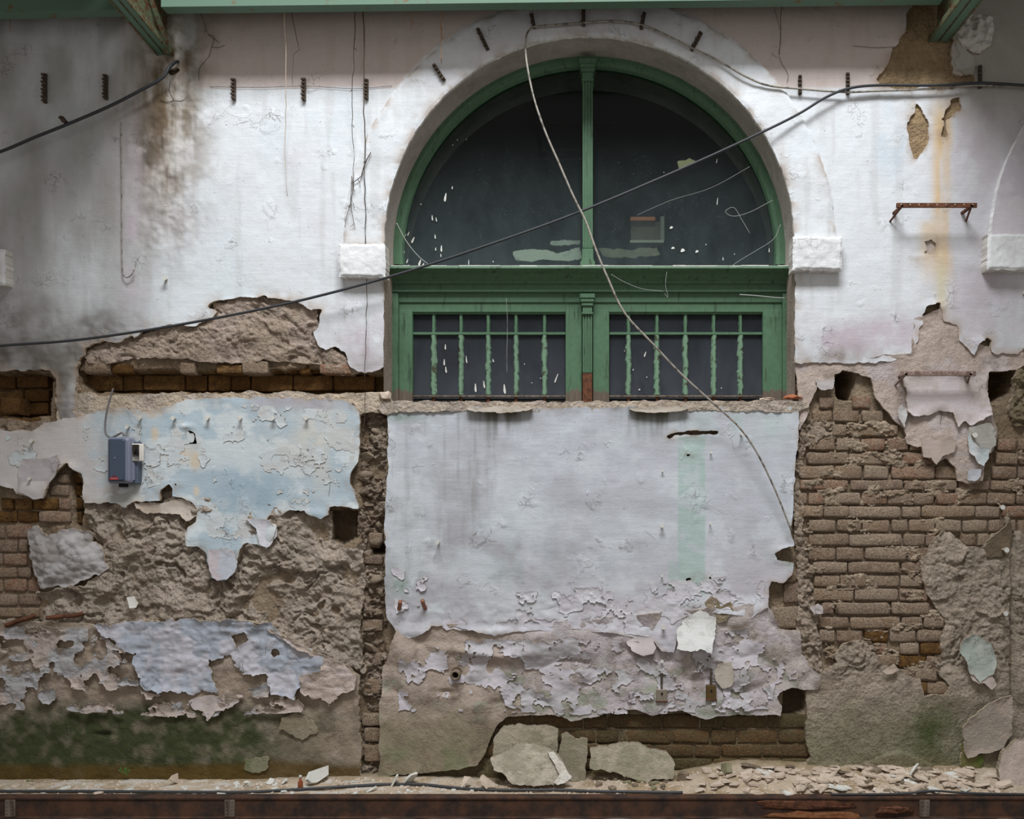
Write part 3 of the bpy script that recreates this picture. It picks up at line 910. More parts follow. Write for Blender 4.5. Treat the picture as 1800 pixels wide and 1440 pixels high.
BARE1 = [(1600, -60), (1603, 12), (1592, 30), (1589, 58), (1578, 82), (1568, 84), (1564, 112), (1542, 141), (1550, 152), (1600, 160), (1625, 150), (1660, 158), (1700, 152), (1712, 140), (1708, 132),
         (1690, 130), (1678, 128), (1676, 110), (1672, 90), (1676, 60), (1690, 20), (1700, -60)]
BARE2 = [(1599, 203), (1606, 196), (1612, 180), (1622, 196), (1630, 215), (1631, 250), (1622, 268), (1612, 277), (1608, 276), (1597, 258)]
BARE3 = [(1662, 198), (1672, 175), (1686, 172), (1690, 192), (1678, 196), (1664, 215), (1664, 240), (1656, 240), (1656, 216)]
BARE4 = [(1625, 425), (1640, 418), (1646, 430), (1640, 442), (1616, 452), (1612, 456), (1618, 444), (1628, 438)]
HOLEL = [(292, 122), (312, 112), (318, 124), (312, 136), (298, 134)]
def upper_relief(u, v, f):
    n = fbm(u * 0.06, v * 0.05, 4, 6, 0.6)
    col = np.exp(-((u - 295) / 55) ** 2) * sm(520, 380, v)
    low = sm(520, 590, v) * sm(330, 160, u)
    return 0.006 * low * ridged(u * .07, v * .08, 4, 3) + 0.010 * col * n + 0.004 * np.exp(-((u - 340) / 60) ** 2 - ((v - 200) / 60) ** 2) * ridged(u * .1, v * .1, 3, 2) - 0.002 * sm(18, 0, f)
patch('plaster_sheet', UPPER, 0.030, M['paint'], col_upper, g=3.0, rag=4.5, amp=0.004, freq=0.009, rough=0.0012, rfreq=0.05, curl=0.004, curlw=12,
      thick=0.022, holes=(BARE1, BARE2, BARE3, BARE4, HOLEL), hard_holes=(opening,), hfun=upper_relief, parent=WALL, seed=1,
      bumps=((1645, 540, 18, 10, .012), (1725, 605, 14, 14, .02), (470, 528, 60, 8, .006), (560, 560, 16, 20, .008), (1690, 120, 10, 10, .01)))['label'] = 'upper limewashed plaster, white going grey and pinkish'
# under-render that shows where the finish has come away
patch('render_coat', [(1520, -260), (1760, -260), (1745, 175), (1700, 300), (1590, 300), (1570, 190), (1520, 170)], 0.014, M['rough'], col_render(SAND, srgb(150, 128, 102), 0.6, 5), g=3, rag=3, amp=0.004, rough=0.003, rfreq=0.05, parent=WALL, seed=4)
patch('render_coat', [(1590, 400), (1665, 400), (1665, 470), (1590, 470)], 0.018, M['worn'], col_render(srgb(198, 184, 168), LILAC, 0.5, 2), g=3, rag=2, amp=0.002, parent=WALL, seed=5)

# crumpled plaster patch beside the right tie beam
def crumple(u, v, f):
    return 0.018 * ridged(u * 0.055, v * 0.05, 2, 3) * sm(0, 12, f) + 0.010 * fbm(u * .1, v * .1, 3, 5)
patch('crumpled_plaster', [(1690, 30), (1712, 24), (1745, 30), (1747, 60), (1740, 82), (1722, 94), (1704, 92), (1690, 78), (1682, 58)], 0.042, M['paint'],
      col_flake(srgb(208, 204, 200), srgb(168, 166, 158), 0.6, 3), g=1.5, rag=3, ragf=.08, amp=0.004, hfun=crumple, thick=0.03, parent=WALL, seed=6)
patch('plaster_sheet', [(1680, 55), (1692, 72), (1702, 90), (1712, 104), (1716, 116), (1708, 132), (1697, 134), (1682, 124), (1676, 108), (1688, 96), (1682, 84), (1676, 66)], 0.036, M['paint'],
      col_flake(srgb(176, 176, 168), srgb(150, 146, 134), 0.6, 1), g=1.5, rag=2.5, ragf=.08, amp=0.003, curl=.006, parent=WALL, seed=7)

# archivolt round the window
def arch_band(cu, cv, r0, r1, uclip, name, vlow):
    pts = []
    for t in np.linspace(math.pi, 2 * math.pi, 60): pts.append((cu + r1 * math.cos(t), cv + r1 * math.sin(t)))
    pts.append((cu + r1, vlow)); pts.append((cu + r0, vlow))
    for t in np.linspace(2 * math.pi, math.pi, 60): pts.append((cu + r0 * math.cos(t), cv + r0 * math.sin(t)))
    pts.append((cu - r0, vlow)); pts.append((cu - r1, vlow))
    if uclip: pts = [p for p in pts if uclip[0] <= p[0] <= uclip[1]]
    return pts
def arch_hole(cu, cv, r):
    def fn(u, v): return np.where(v < cv, np.hypot(u - cu, v - cv) - r, np.abs(u - cu) - r) - 1.0 * fbm(u * 0.07, v * 0.07, 3, 2)
    return fn
band = [(ACU - 433, 432)] + [(ACU + 433 * math.cos(t), ACV + 433 * math.sin(t)) for t in np.linspace(math.pi, 2 * math.pi, 70)] + [(ACU + 433, 432)]
def band_relief(u, v, f):
    return -0.006 * sm(6, 0, f) + 0.004 * fbm(u * 0.02, v * 0.02, 4, 8)
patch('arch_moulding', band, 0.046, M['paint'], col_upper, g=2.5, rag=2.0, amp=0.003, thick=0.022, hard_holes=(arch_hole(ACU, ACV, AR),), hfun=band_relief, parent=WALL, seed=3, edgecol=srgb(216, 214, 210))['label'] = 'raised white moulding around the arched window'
RC = 2180.0
band2 = [(RC - 438, 420)] + [(RC + 438 * math.cos(t), 440 + 438 * math.sin(t)) for t in np.linspace(math.pi, 1.5 * math.pi, 40)] + [(RC, 440 - 361), (RC - 361, 420)]
patch('arch_moulding', band2, 0.075, M['paint'], col_flake(srgb(208, 204, 210), srgb(190, 184, 194), 0.6, 3), g=3, rag=1.2, amp=0.003, thick=0.06, parent=WALL, seed=5, edgecol=srgb(236, 236, 236))

def impost(u0, v0, u1, v1, dfront, seed):
    def rel(u, v, f): return -0.010 * sm(5, 0, f) + 0.0035 * fbm(u * .05, v * .05, 4, seed)
    return patch('impost_block', [(u0, v0), (u1, v0), (u1, v1), (u0, v1)], dfront, M['paint'], col_flake(srgb(232, 234, 236), srgb(214, 214, 216), 0.6, seed), g=1.5, rag=1.6, ragf=.06, amp=0.002, thick=dfront - 0.01, hfun=rel, parent=WALL, seed=seed, edgecol=srgb(214, 210, 204))
impost(594, 428, 677, 487, 0.105, 2)
impost(1394, 415, 1481, 475, 0.105, 4)
impost(1737, 410, 1990, 474, 0.115, 6)
impost(-170, 436, 8, 500, 0.105, 8)

# ---- left side
# scabbed render with the toothed bricks, above the groove
patch('render_coat', [(146, 622), (165, 606), (200, 600), (300, 572), (370, 560), (375, 530), (440, 518), (510, 524), (560, 540), (560, 600), (620, 640), (640, 652), (600, 660), (560, 640), (470, 634), (425, 640), (380, 636), (345, 634), (310, 630), (270, 630), (230, 630), (195, 640), (150, 640)],
      0.012, M['rough'], col_render(srgb(178, 160, 144), srgb(188, 170, 160), 0.6, 4), g=2, rag=4, amp=0.006, hfun=lump(26, .014, .005, 2), thick=0.03, parent=WALL, seed=8)
# bright broken lip below the groove
patch('render_coat', [(135, 690), (170, 694), (215, 694), (300, 692), (420, 690), (520, 690), (600, 692), (670, 692), (684, 700), (690, 715), (680, 730), (650, 726), (632, 730), (620, 712), (560, 708), (440, 704), (330, 712), (250, 728), (150, 734), (100, 740), (98, 700), (128, 672), (140, 684)],
      0.022, M['rough'], col_render(srgb(206, 190, 170), srgb(198, 184, 176), 0.6, 2), g=2, rag=4, amp=0.005, rough=0.005, rfreq=.06, thick=0.09, parent=WALL, seed=9, edgecol=srgb(196, 176, 152))
# masonry post left of the groove and the lip of the left hole
patch('render_coat', [(-60, 738), (30, 736), (60, 742), (78, 738), (80, 770), (60, 768), (0, 764), (-60, 764)], 0.016, M['rough'], col_render(srgb(160, 142, 124), TAN, 0.5, 6), g=2, rag=3, amp=0.004, hfun=lump(18, .01, .004, 5), thick=0.05, parent=WALL, seed=10)

# exposed rubble mortar below the blue panel
patch('render_coat', [(140, 870), (230, 880), (300, 860), (420, 880), (500, 890), (580, 900), (578, 950), (610, 965), (636, 960), (640, 1050), (632, 1110), (640, 1180), (600, 1170), (520, 1130), (470, 1100), (330, 1096), (230, 1100), (160, 1104), (70, 1112), (-60, 1120), (-60, 1092), (20, 1090), (72, 1085), (70, 1040), (150, 1030), (190, 1000), (160, 930)],
      0.010, M['rough'], col_render(srgb(182, 168, 154), srgb(160, 144, 128), 0.6, 6), g=2, rag=4, amp=0.012, freq=0.016, hfun=lump(34, .030, .012, 4), thick=0.03, parent=WALL, seed=11)
# bottom-left render, mossy towards the ground
patch('render_coat', [(-260, 1108), (60, 1090), (170, 1100), (230, 1093), (440, 1090), (480, 1105), (520, 1130), (560, 1150), (600, 1160), (630, 1190), (628, 1240), (634, 1300), (634, 1378), (-260, 1378)],
      0.026, M['worn'], col_render(srgb(164, 148, 132), srgb(176, 162, 152), 0.5, 1, 1.0), g=2.5, rag=4, amp=0.010, freq=0.012, rough=0.004, rfreq=.05, curl=.006, thick=0.03, parent=WALL, seed=12,
      hfun=lambda u, v, f: -0.03 * np.exp(-((u - 182) / 14) ** 2 - ((v - 1292) / 5) ** 2) + 0.006 * sm(1260, 1180, v) * ridged(u * .05, v * .06, 3, 4))

# rubble packing of the vertical chase
patch('render_coat', [(626, 722), (684, 722), (686, 900), (684, 1100), (676, 1200), (674, 1376), (630, 1376), (632, 1200), (640, 1050), (630, 960), (628, 860)], -0.030, M['rough'],
      col_render(srgb(170, 154, 138), srgb(128, 110, 94), 0.7, 2), g=1.5, rag=0, amp=0.006, freq=.03, hfun=lambda u, v, f: lump(17, .026, .012, 6)(u, v, f) - 0.012 * sm(.1, .5, fbm(u * .03, v * .035, 3, 4)), thick=.02, parent=WALL, seed=23,
      holes=([(648, 936), (676, 936), (676, 994), (640, 994), (640, 978)], [(640, 1252), (670, 1252), (670, 1306), (640, 1306)], [(650, 822), (676, 822), (676, 842), (650, 842)], [(634, 1084), (674, 1084), (674, 1104), (634, 1104)]))
# pale blue panel
LEFTP = [(-60, 757), (20, 757), (60, 760), (85, 742), (100, 740), (150, 730), (185, 722), (215, 716), (250, 724), (300, 713), (320, 705), (370, 700), (400, 698), (440, 702), (446, 697), (520, 700), (560, 703), (600, 702),
    (625, 716), (631, 726), (632, 760), (632, 790), (630, 810), (615, 830), (614, 850), (626, 862), (632, 893), (622, 895), (607, 890), (580, 891), (578, 905), (565, 912), (545, 905), (535, 898), (510, 898), (495, 903),
    (476, 907), (472, 914), (488, 925), (487, 940), (470, 965), (455, 958), (430, 955), (420, 968), (418, 985), (415, 1005), (400, 1018), (385, 1021), (372, 1015), (367, 990), (364, 972), (350, 962), (332, 958),
    (329, 940), (333, 926), (345, 916), (349, 897), (338, 886), (322, 876), (305, 872), (305, 858), (298, 850), (286, 862), (282, 880), (262, 881), (240, 881), (222, 893), (205, 886), (185, 883), (160, 886), (148, 885), (147, 850), (142, 833),
    (130, 826), (118, 813), (106, 824), (92, 838), (87, 852), (80, 874), (60, 878), (45, 872), (30, 868), (27, 858), (8, 855), (-60, 850)]
patch('plaster_sheet', LEFTP, 0.034, M['paint'], col_leftpanel, g=2, rag=3.0, amp=0.004, freq=0.01, curl=0.009, curlw=14, thick=0.020, parent=WALL, seed=13,
      holes=([(325, 757), (336, 753), (345, 763), (347, 780), (332, 782), (328, 770)], [(308, 850), (311, 848), (313, 853), (310, 856)]),
      bumps=((390, 1000, 26, 30, .022), (480, 940, 18, 26, .024), (345, 945, 16, 18, .014), (50, 860, 36, 18, .014), (122, 822, 14, 10, .016), (225, 888, 40, 10, .01), (536, 903, 50, 8, .008), (330, 750, 12, 5, .012)))['label'] = 'pale blue painted plaster, torn along its lower edge'
def raised(poly, d, c0, c1, seed=0, curl=.008, rag=2.0, bumps=(), g=1.5, thick=.008, name='plaster_flake', mat='paint', curlw=8, amp=.002, hfun=None, edge=None):
    return patch(name, poly, d, M[mat], col_flake(c0, c1, 0.8, seed), g=g, rag=rag, ragf=.09, amp=amp, curl=curl, curlw=curlw, thick=thick, parent=WALL, seed=seed, bumps=bumps, back=True, hfun=hfun, edgecol=edge)
patch('paint_scraps', [(10, 765), (180, 740), (300, 722), (440, 712), (620, 722), (624, 800), (600, 880), (480, 895), (460, 945), (340, 950), (350, 890), (290, 850), (180, 876), (100, 800), (20, 846)], 0.034, M['paint'], col_flake(srgb(200, 206, 209), srgb(194, 194, 192), .7, 2), g=1.5, rag=3, amp=.004, freq=.01, curl=.003, curlw=4, thick=.003, parent=WALL, seed=13,
      hfun=lambda u, v, f: .0022 + 0 * u, fextra=lambda u, v: 22 * (fbm(u * .022, v * .026, 5, 10, .62) - .34))['kind'] = 'stuff'
# second coat seen as steps under the blue panel
raised([(284, 884), (320, 876), (345, 888), (352, 905), (330, 918), (318, 905), (300, 902), (285, 903), (262, 903), (240, 895), (236, 884)], 0.028, srgb(196, 184, 172), srgb(176, 160, 146), 3)
raised([(88, 806), (100, 800), (104, 815), (96, 838), (86, 850), (76, 876), (58, 878), (46, 870), (30, 864), (34, 830), (42, 808)], 0.044, srgb(188, 182, 184), srgb(172, 166, 166), 5, .006)
raised([(432, 912), (452, 914), (470, 912), (486, 928), (486, 942), (470, 964), (458, 956), (452, 930)], 0.052, srgb(206, 204, 212), srgb(188, 190, 198), 6, .012)
raised([(366, 966), (390, 964), (412, 970), (418, 990), (414, 1006), (398, 1019), (384, 1020), (372, 1013), (368, 992)], 0.058, srgb(190, 194, 204), srgb(200, 188, 190), 7, .008)
# glossy lump of fallen distemper hanging on the left bricks
def blobs(u, v, f):
    d1, _, i1 = worley(u / 15, v / 13, 5)
    return 0.014 * (0.5 - d1) + 0.03 * sm(0, 30, f)
raised([(50, 932), (66, 922), (84, 944), (104, 934), (130, 928), (160, 936), (162, 952), (182, 960), (190, 998), (182, 1006), (160, 1016), (140, 1024), (122, 1034), (105, 1030), (70, 1035), (67, 1018), (58, 1005), (54, 975)], 0.030, srgb(176, 172, 172), srgb(146, 140, 136), 2, .012, 3, (), 1.5, .014, 'hanging_plaster', 'paint', 10, .004, blobs)
raised([(222, 1050), (236, 1048), (244, 1060), (240, 1068), (228, 1070)], 0.05, srgb(236, 234, 228), srgb(220, 216, 210), 3, .004, 1.5)
# lower-left flaking paint: large remnants, then a scatter of curled scraps
FLL = [(168, 1098), (230, 1093), (330, 1090), (440, 1092), (475, 1098), (500, 1120), (540, 1140), (570, 1152), (572, 1168), (560, 1195), (540, 1190), (530, 1205), (520, 1225), (480, 1220), (475, 1195), (460, 1184), (420, 1180), (405, 1155), (365, 1160),
       (375, 1195), (380, 1213), (335, 1220), (300, 1215), (265, 1215), (250, 1205), (245, 1180), (235, 1165), (240, 1150), (215, 1145), (195, 1120), (180, 1115)]
def puff(a, b, seed=0):
    def fn(u, v, f): return a * np.abs(fbm(u * .025, v * .03, 3, seed)) + b * ridged(u * .06, v * .06, 2, seed + 3)
    return fn
patch('plaster_sheet', FLL, 0.044, M['paint'], col_flake(srgb(186, 184, 192), srgb(160, 168, 180), 0.8, 8), g=1.5, rag=5, ragf=.07, amp=.004, curl=.016, curlw=9, hfun=puff(.014, .004, 3), thick=.008, parent=WALL, seed=14, back=True,
      holes=([(405, 1118), (430, 1112), (436, 1124), (418, 1136)], [(480, 1146), (488, 1144), (490, 1152), (482, 1154)]))['label'] = 'flaking lilac-blue paint remnant'
raised([(470, 1105), (520, 1128), (560, 1148), (600, 1166), (626, 1188), (624, 1212), (600, 1222), (578, 1240), (562, 1228), (530, 1222), (530, 1190), (560, 1180), (570, 1160), (520, 1140)], 0.05, srgb(186, 170, 160), srgb(196, 182, 178), 9, .016, 3, (), 1.5, .01, 'plaster_sheet', 'worn', 10, .004, puff(.014, .003, 5))
raised([(345, 1225), (372, 1222), (395, 1226), (420, 1232), (402, 1246), (380, 1250), (366, 1266), (356, 1250), (340, 1245), (330, 1232)], 0.046, srgb(198, 188, 188), srgb(186, 172, 166), 4, .012)
patch('paint_scraps', [(-60, 1112), (60, 1098), (170, 1104), (240, 1160), (250, 1215), (380, 1225), (470, 1200), (530, 1230), (540, 1250), (300, 1262), (150, 1250), (-60, 1245)], 0.042, M['worn'],
      col_flake(srgb(184, 170, 162), srgb(168, 172, 178), 0.7, 2), g=1.5, rag=3, amp=.004, curl=.014, curlw=5, thick=.006, parent=WALL, seed=15, back=True,
      fextra=lambda u, v: 26 * (fbm(u * .035, v * .045, 4, 7, .6) + 0.18 * sm(1240, 1140, v) - 0.02), hfun=puff(.012, .004, 6))['kind'] = 'stuff'
# smooth patches on the mossy foot
raised([(495, 1265), (520, 1255), (550, 1268), (560, 1288), (530, 1300), (505, 1288), (492, 1280)], 0.036, srgb(152, 140, 122), srgb(138, 128, 108), 4, .0, 3, mat='worn')
raised([(430, 1335), (470, 1333), (472, 1355), (445, 1360), (428, 1350)], 0.034, srgb(134, 132, 108), srgb(112, 116, 84), 4, .0, 3, mat='worn')

# ---- centre
SILL_POLY = [(664, 716), (672, 708), (700, 705), (860, 706), (1000, 706), (1200, 705), (1396, 704), (1420, 706), (1424, 716), (1400, 724), (1200, 722), (1000, 722), (860, 723), (700, 724), (672, 728)]
patch('sill_render', SILL_POLY, 0.040, M['rough'], col_render(srgb(198, 184, 168), srgb(186, 172, 164), 0.6, 1), g=1.5, rag=2.5, ragf=.06, amp=0.005, rough=.006, rfreq=.07, thick=0.26, parent=WALL, seed=16, edgecol=srgb(180, 166, 150))
CENP = [(680, 720), (760, 717), (1000, 717), (1200, 716), (1402, 716), (1404, 760), (1400, 810), (1398, 860), (1391, 935), (1394, 958), (1380, 965), (1360, 972), (1366, 984), (1394, 990), (1390, 1010), (1376, 1026), (1354, 1020), (1350, 1040),
    (1352, 1068), (1320, 1085), (1300, 1080), (1262, 1078), (1235, 1072), (1204, 1090), (1190, 1118), (1184, 1146), (1160, 1146), (1150, 1128), (1110, 1120), (1080, 1112), (1030, 1110), (1000, 1105), (985, 1114), (950, 1108), (900, 1112), (870, 1118),
    (835, 1108), (790, 1098), (760, 1100), (755, 1108), (720, 1122), (700, 1118), (690, 1100), (680, 1085), (678, 1050), (677, 900), (680, 840), (686, 820), (681, 800), (683, 780)]
def cen_relief(u, v, f):
    return 0.0012 * fbm(u * .012, v * .04, 4, 3) + 0.007 * sm(1020, 1090, v) * np.abs(fbm(u * .03, v * .035, 3, 6)) - 0.006 * np.exp(-((v - 763 - 3 * np.sin(u * .06)) / 2.5) ** 2) * sm(1172, 1180, u) * sm(1266, 1258, u)
patch('plaster_sheet', CENP, 0.036, M['paint'], col_panel, g=2, rag=2.5, amp=0.006, freq=0.008, curl=0.008, curlw=12, thick=0.024, parent=WALL, seed=17, hfun=cen_relief,
      holes=([(1172, 767), (1190, 759), (1215, 758), (1264, 758), (1262, 764), (1215, 764), (1190, 765), (1176, 771)], [(1206, 799), (1214, 797), (1217, 801), (1208, 803)], [(1244, 1014), (1250, 1012), (1252, 1018), (1246, 1020)], [(1207, 1018), (1213, 1016), (1214, 1020), (1208, 1021)]),
      bumps=((870, 1112, 160, 10, .012), (1165, 1140, 20, 20, .018), (1380, 968, 20, 8, .016), (730, 1110, 30, 14, .012), (1320, 1070, 40, 16, .008)))['label'] = 'large white plaster panel with a faded mint strip'
# crisp overhanging drips of old sill coating
for (a, b, dd) in ((820, 938, 20), (1100, 1212, 12)):
    raised([(a, 718), ((a + b) / 2, 715), (b, 717), (b - 14, 723), ((a + b) / 2, 726), (a + 16, 724)], 0.075, srgb(200, 190, 178), srgb(176, 166, 152), 3, .003, 1.5, (), 1.5, .035, 'sill_lip')
# wavy second coat under the panel
LOWC = [(674, 1172), (690, 1130), (700, 1100), (1000, 1090), (1350, 1060), (1372, 1110), (1404, 1108), (1408, 1150), (1424, 1170), (1440, 1185), (1438, 1211), (1418, 1213), (1395, 1209), (1374, 1214), (1366, 1224), (1371, 1240), (1370, 1256), (1330, 1258), (1290, 1254), (1240, 1262), (1215, 1256),
    (1200, 1248), (1170, 1248), (1145, 1256), (1120, 1247), (1090, 1247), (1060, 1257), (1030, 1264), (1003, 1268), (988, 1258), (970, 1257), (940, 1258), (892, 1259), (875, 1274), (862, 1296), (852, 1322), (838, 1346), (815, 1350), (760, 1358), (700, 1362), (668, 1368), (668, 1240)]
def lowc_relief(u, v, f):
    w = 0.030 * (np.abs(fbm(u * .013, v * .016, 2, 3)) - 0.25) + 0.004 * fbm(u * .04, v * .045, 3, 5)
    w = w + 0.03 * np.exp(-((v - 1148 - 0.12 * (u - 840) * (u < 900)) / 9) ** 2) * np.exp(-((u - 850) / 75) ** 2)
    w = w - 0.05 * np.exp(-((u - 802) / 8) ** 2 - ((v - 1185) / 8) ** 2) - 0.02 * np.exp(-((u - 784) / 14) ** 2 - ((v - 1217) / 6) ** 2)
    return w * sm(1300, 1230, v + 0.0 * u) + 0.004 * fbm(u * .03, v * .03, 3, 2)
def col_lowc(u, v, f):
    c = np.broadcast_to(srgb(186, 176, 172), u.shape + (3,)).copy()
    n = fbm(u * .018, v * .02, 5, 6, .6)
    c = cmix(c, srgb(192, 184, 190), sm(-.2, .4, n) * .7)
    c = cmix(c, srgb(176, 158, 142), sm(1000, 880, u + 40 * n) * .75)
    c = cmix(c, srgb(150, 158, 140), sm(.15, .6, fbm(u * .02 + 7, v * .025, 5, 3, .6)) * .7 * sm(1130, 1180, v))
    c = cmix(c, srgb(140, 130, 108), sm(1215, 1300, v + 30 * n) * sm(900, 860, u) * .9)
    c = cmix(c, srgb(122, 126, 96), sm(0, .5, fbm(u * .02, v * .02, 4, 9)) * sm(1290, 1330, v) * .6)
    c = cmix(c, srgb(126, 112, 98), sm(.2, .7, fbm(u * .04, v * .04, 4, 1, .6)) * .5)
    return c
patch('plaster_sheet', LOWC, 0.030, M['worn'], col_lowc, g=2, rag=3.0, amp=0.003, curl=0.010, curlw=10, thick=0.020, parent=WALL, seed=18, hfun=lowc_relief, back=False)['label'] = 'rippled lilac-grey render below the white panel'
# scraps of older paint still clinging in layers
patch('paint_scraps', [(700, 1130), (1000, 1118), (1100, 1130), (1350, 1100), (1400, 1130), (1420, 1190), (1360, 1200), (1360, 1246), (1010, 1256), (880, 1250), (700, 1250)], 0.030, M['paint'], col_flake(srgb(194, 188, 194), srgb(178, 176, 178), .7, 5), g=1.5, rag=3, amp=.003, curl=.008, curlw=4, thick=.006, parent=WALL, seed=18,
      hfun=lambda u, v, f: lowc_relief(u, v, f) + .005, fextra=lambda u, v: 24 * (fbm(u * .03, v * .036, 5, 9, .62) - .16))['kind'] = 'stuff'
patch('paint_scraps', [(690, 1000), (900, 1040), (1340, 1010), (1345, 1060), (1200, 1085), (1140, 1118), (1000, 1100), (860, 1108), (700, 1104)], 0.036, M['paint'], col_flake(srgb(206, 204, 210), srgb(196, 190, 198), .7, 2), g=1.5, rag=3, amp=.006, freq=.008, curl=.006, curlw=4, thick=.004, parent=WALL, seed=17,
      hfun=lambda u, v, f: cen_relief(u, v, f) + .0035, fextra=lambda u, v: 24 * (fbm(u * .026, v * .03, 5, 8, .62) - .14))['kind'] = 'stuff'
# curling tongues at the torn edge of the panel
raised([(1190, 1105), (1208, 1085), (1232, 1072), (1258, 1088), (1256, 1112), (1252, 1150), (1230, 1142), (1212, 1146), (1190, 1140)], lambda u, v: 0.05 + 0.045 * sm(1085, 1150, v) + 0 * u, srgb(222, 222, 220), srgb(196, 196, 192), 3, .006, 2, (), 1.5, .008, 'curled_tongue')
raised([(1100, 1128), (1120, 1120), (1146, 1122), (1154, 1138), (1148, 1150), (1132, 1154), (1112, 1146)], lambda u, v: 0.045 + 0.025 * sm(1120, 1154, v) + 0 * u, srgb(204, 196, 196), srgb(192, 182, 182), 4, .004, 1.5, (), 1.5, .008, 'curled_tongue')
raised([(1255, 1180), (1262, 1168), (1284, 1164), (1291, 1186), (1286, 1206), (1270, 1210), (1258, 1198)], 0.05, srgb(190, 180, 168), srgb(176, 166, 152), 5, .004, 1.5)
raised([(1238, 1060), (1250, 1048), (1262, 1054), (1266, 1066), (1285, 1056), (1288, 1074), (1276, 1092), (1262, 1094), (1258, 1078), (1244, 1072)], 0.042, srgb(176, 160, 138), srgb(150, 136, 112), 5, .006, 2, mat='rough')
raised([(1304, 1068), (1318, 1060), (1332, 1068), (1334, 1082), (1322, 1094), (1308, 1088)], 0.042, srgb(170, 160, 140), srgb(140, 134, 112), 6, .006, 2, mat='rough')

# ---- right
MIDR = [(1396, 636), (1480, 634), (1600, 620), (1606, 560), (1660, 540), (1700, 600), (1760, 615), (2110, 605), (2110, 640), (1796, 646), (1790, 650), (1738, 656), (1736, 690), (1744, 730), (1750, 760), (1750, 782), (1744, 796), (1734, 800), (1728, 822), (1724, 845), (1700, 850), (1682, 846), (1680, 822), (1660, 806), (1645, 812), (1620, 803),
    (1618, 788), (1594, 778), (1590, 752), (1560, 724), (1545, 706), (1534, 694), (1532, 664), (1500, 653), (1480, 650), (1468, 658), (1464, 684), (1436, 676), (1430, 690), (1422, 724), (1414, 740), (1404, 756), (1402, 700)]
patch('plaster_sheet', MIDR, 0.020, M['worn'], col_render(srgb(186, 170, 160), srgb(190, 180, 182), 0.7, 3), g=2, rag=3, amp=0.006, rough=.003, rfreq=.06, curl=0.010, curlw=9, thick=0.020, parent=WALL, seed=19, back=True,
      bumps=((1660, 780, 50, 50, .016), (1715, 810, 20, 40, .018), (1450, 680, 20, 8, .012), (1412, 740, 8, 16, .010)))['label'] = 'torn grey-tan render hanging over the right brickwork'
raised([(1583, 657), (1732, 657), (1735, 690), (1742, 720), (1744, 730), (1720, 740), (1706, 748), (1696, 740), (1684, 750), (1678, 740), (1676, 724), (1650, 722), (1630, 730), (1605, 732), (1592, 722), (1593, 690)], 0.046, srgb(204, 194, 196), srgb(190, 178, 174), 3, .012, 2.0, (), 1.5, .016, 'plaster_sheet')
raised([(1434, 668), (1466, 668), (1464, 684), (1450, 686), (1436, 680)], 0.04, srgb(190, 184, 184), srgb(180, 172, 170), 3, .008, 2)
raised([(1584, 712), (1594, 718), (1593, 738), (1590, 752), (1580, 738), (1576, 722)], 0.045, srgb(206, 206, 210), srgb(184, 178, 174), 3, .006, 2)
raised([(1621, 776), (1636, 770), (1652, 774), (1668, 764), (1680, 776), (1678, 792), (1668, 800), (1656, 804), (1645, 816), (1636, 806), (1621, 804)], 0.052, srgb(188, 172, 164), srgb(178, 164, 154), 4, .006, 2)
raised([(1702, 752), (1742, 742), (1750, 760), (1750, 782), (1740, 796), (1726, 792), (1708, 782)], 0.050, srgb(176, 174, 168), srgb(162, 160, 152), 5, .006, 2)
raised([(1702, 756), (1708, 772), (1718, 784), (1736, 790), (1737, 806), (1728, 820), (1718, 816), (1712, 802), (1702, 796)], 0.062, srgb(204, 206, 208), srgb(184, 194, 196), 6, .008, 1.5)
raised([(1700, 828), (1712, 824), (1724, 826), (1724, 838), (1714, 846), (1700, 844)], 0.058, srgb(186, 190, 196), srgb(170, 170, 172), 7, .006, 1.5)
# mortar dragged and dribbled over the bricks
patch('mortar_smears', [(1405, 740), (1560, 740), (1600, 790), (1680, 850), (1800, 790), (1990, 780), (1990, 930), (1660, 930), (1630, 960), (1612, 1000), (1660, 1090), (1640, 1230), (1540, 1160), (1440, 1180), (1410, 960)], 0.004, M['rough'],
      col_render(srgb(178, 160, 140), srgb(156, 136, 114), .6, 4), g=1.5, rag=2, amp=.004, freq=.03, hfun=lambda u, v, f: lump(14, .008, .005, 7)(u, v, f) + .008 * sm(0, 6, f), thick=.014, parent=WALL, seed=24,
      fextra=lambda u, v: 20 * (fbm(u * .028, v * .06, 5, 5, .62) - .26))['kind'] = 'stuff'
# ragged mortar along the window-side of the brickwork, and at the far right
patch('render_coat', [(1404, 750), (1424, 740), (1462, 742), (1466, 760), (1445, 770), (1420, 788), (1410, 820), (1404, 860), (1412, 930), (1420, 960), (1432, 1040), (1440, 1110), (1442, 1186), (1420, 1200), (1404, 1150), (1400, 1080), (1398, 980), (1396, 900), (1402, 820)],
      0.008, M['rough'], col_render(srgb(172, 156, 140), srgb(150, 132, 114), 0.6, 3), g=2, rag=6, amp=0.006, hfun=lump(20, .016, .008, 3), thick=.03, parent=WALL, seed=20)
patch('render_coat', [(1786, 640), (2110, 640), (2110, 760), (1786, 750), (1776, 716), (1782, 690)], 0.014, M['rough'], col_render(srgb(150, 136, 112), srgb(126, 112, 88), 0.6, 3), g=2, rag=4, amp=0.006, hfun=lump(22, .02, .008, 2), thick=.03, parent=WALL, seed=21)
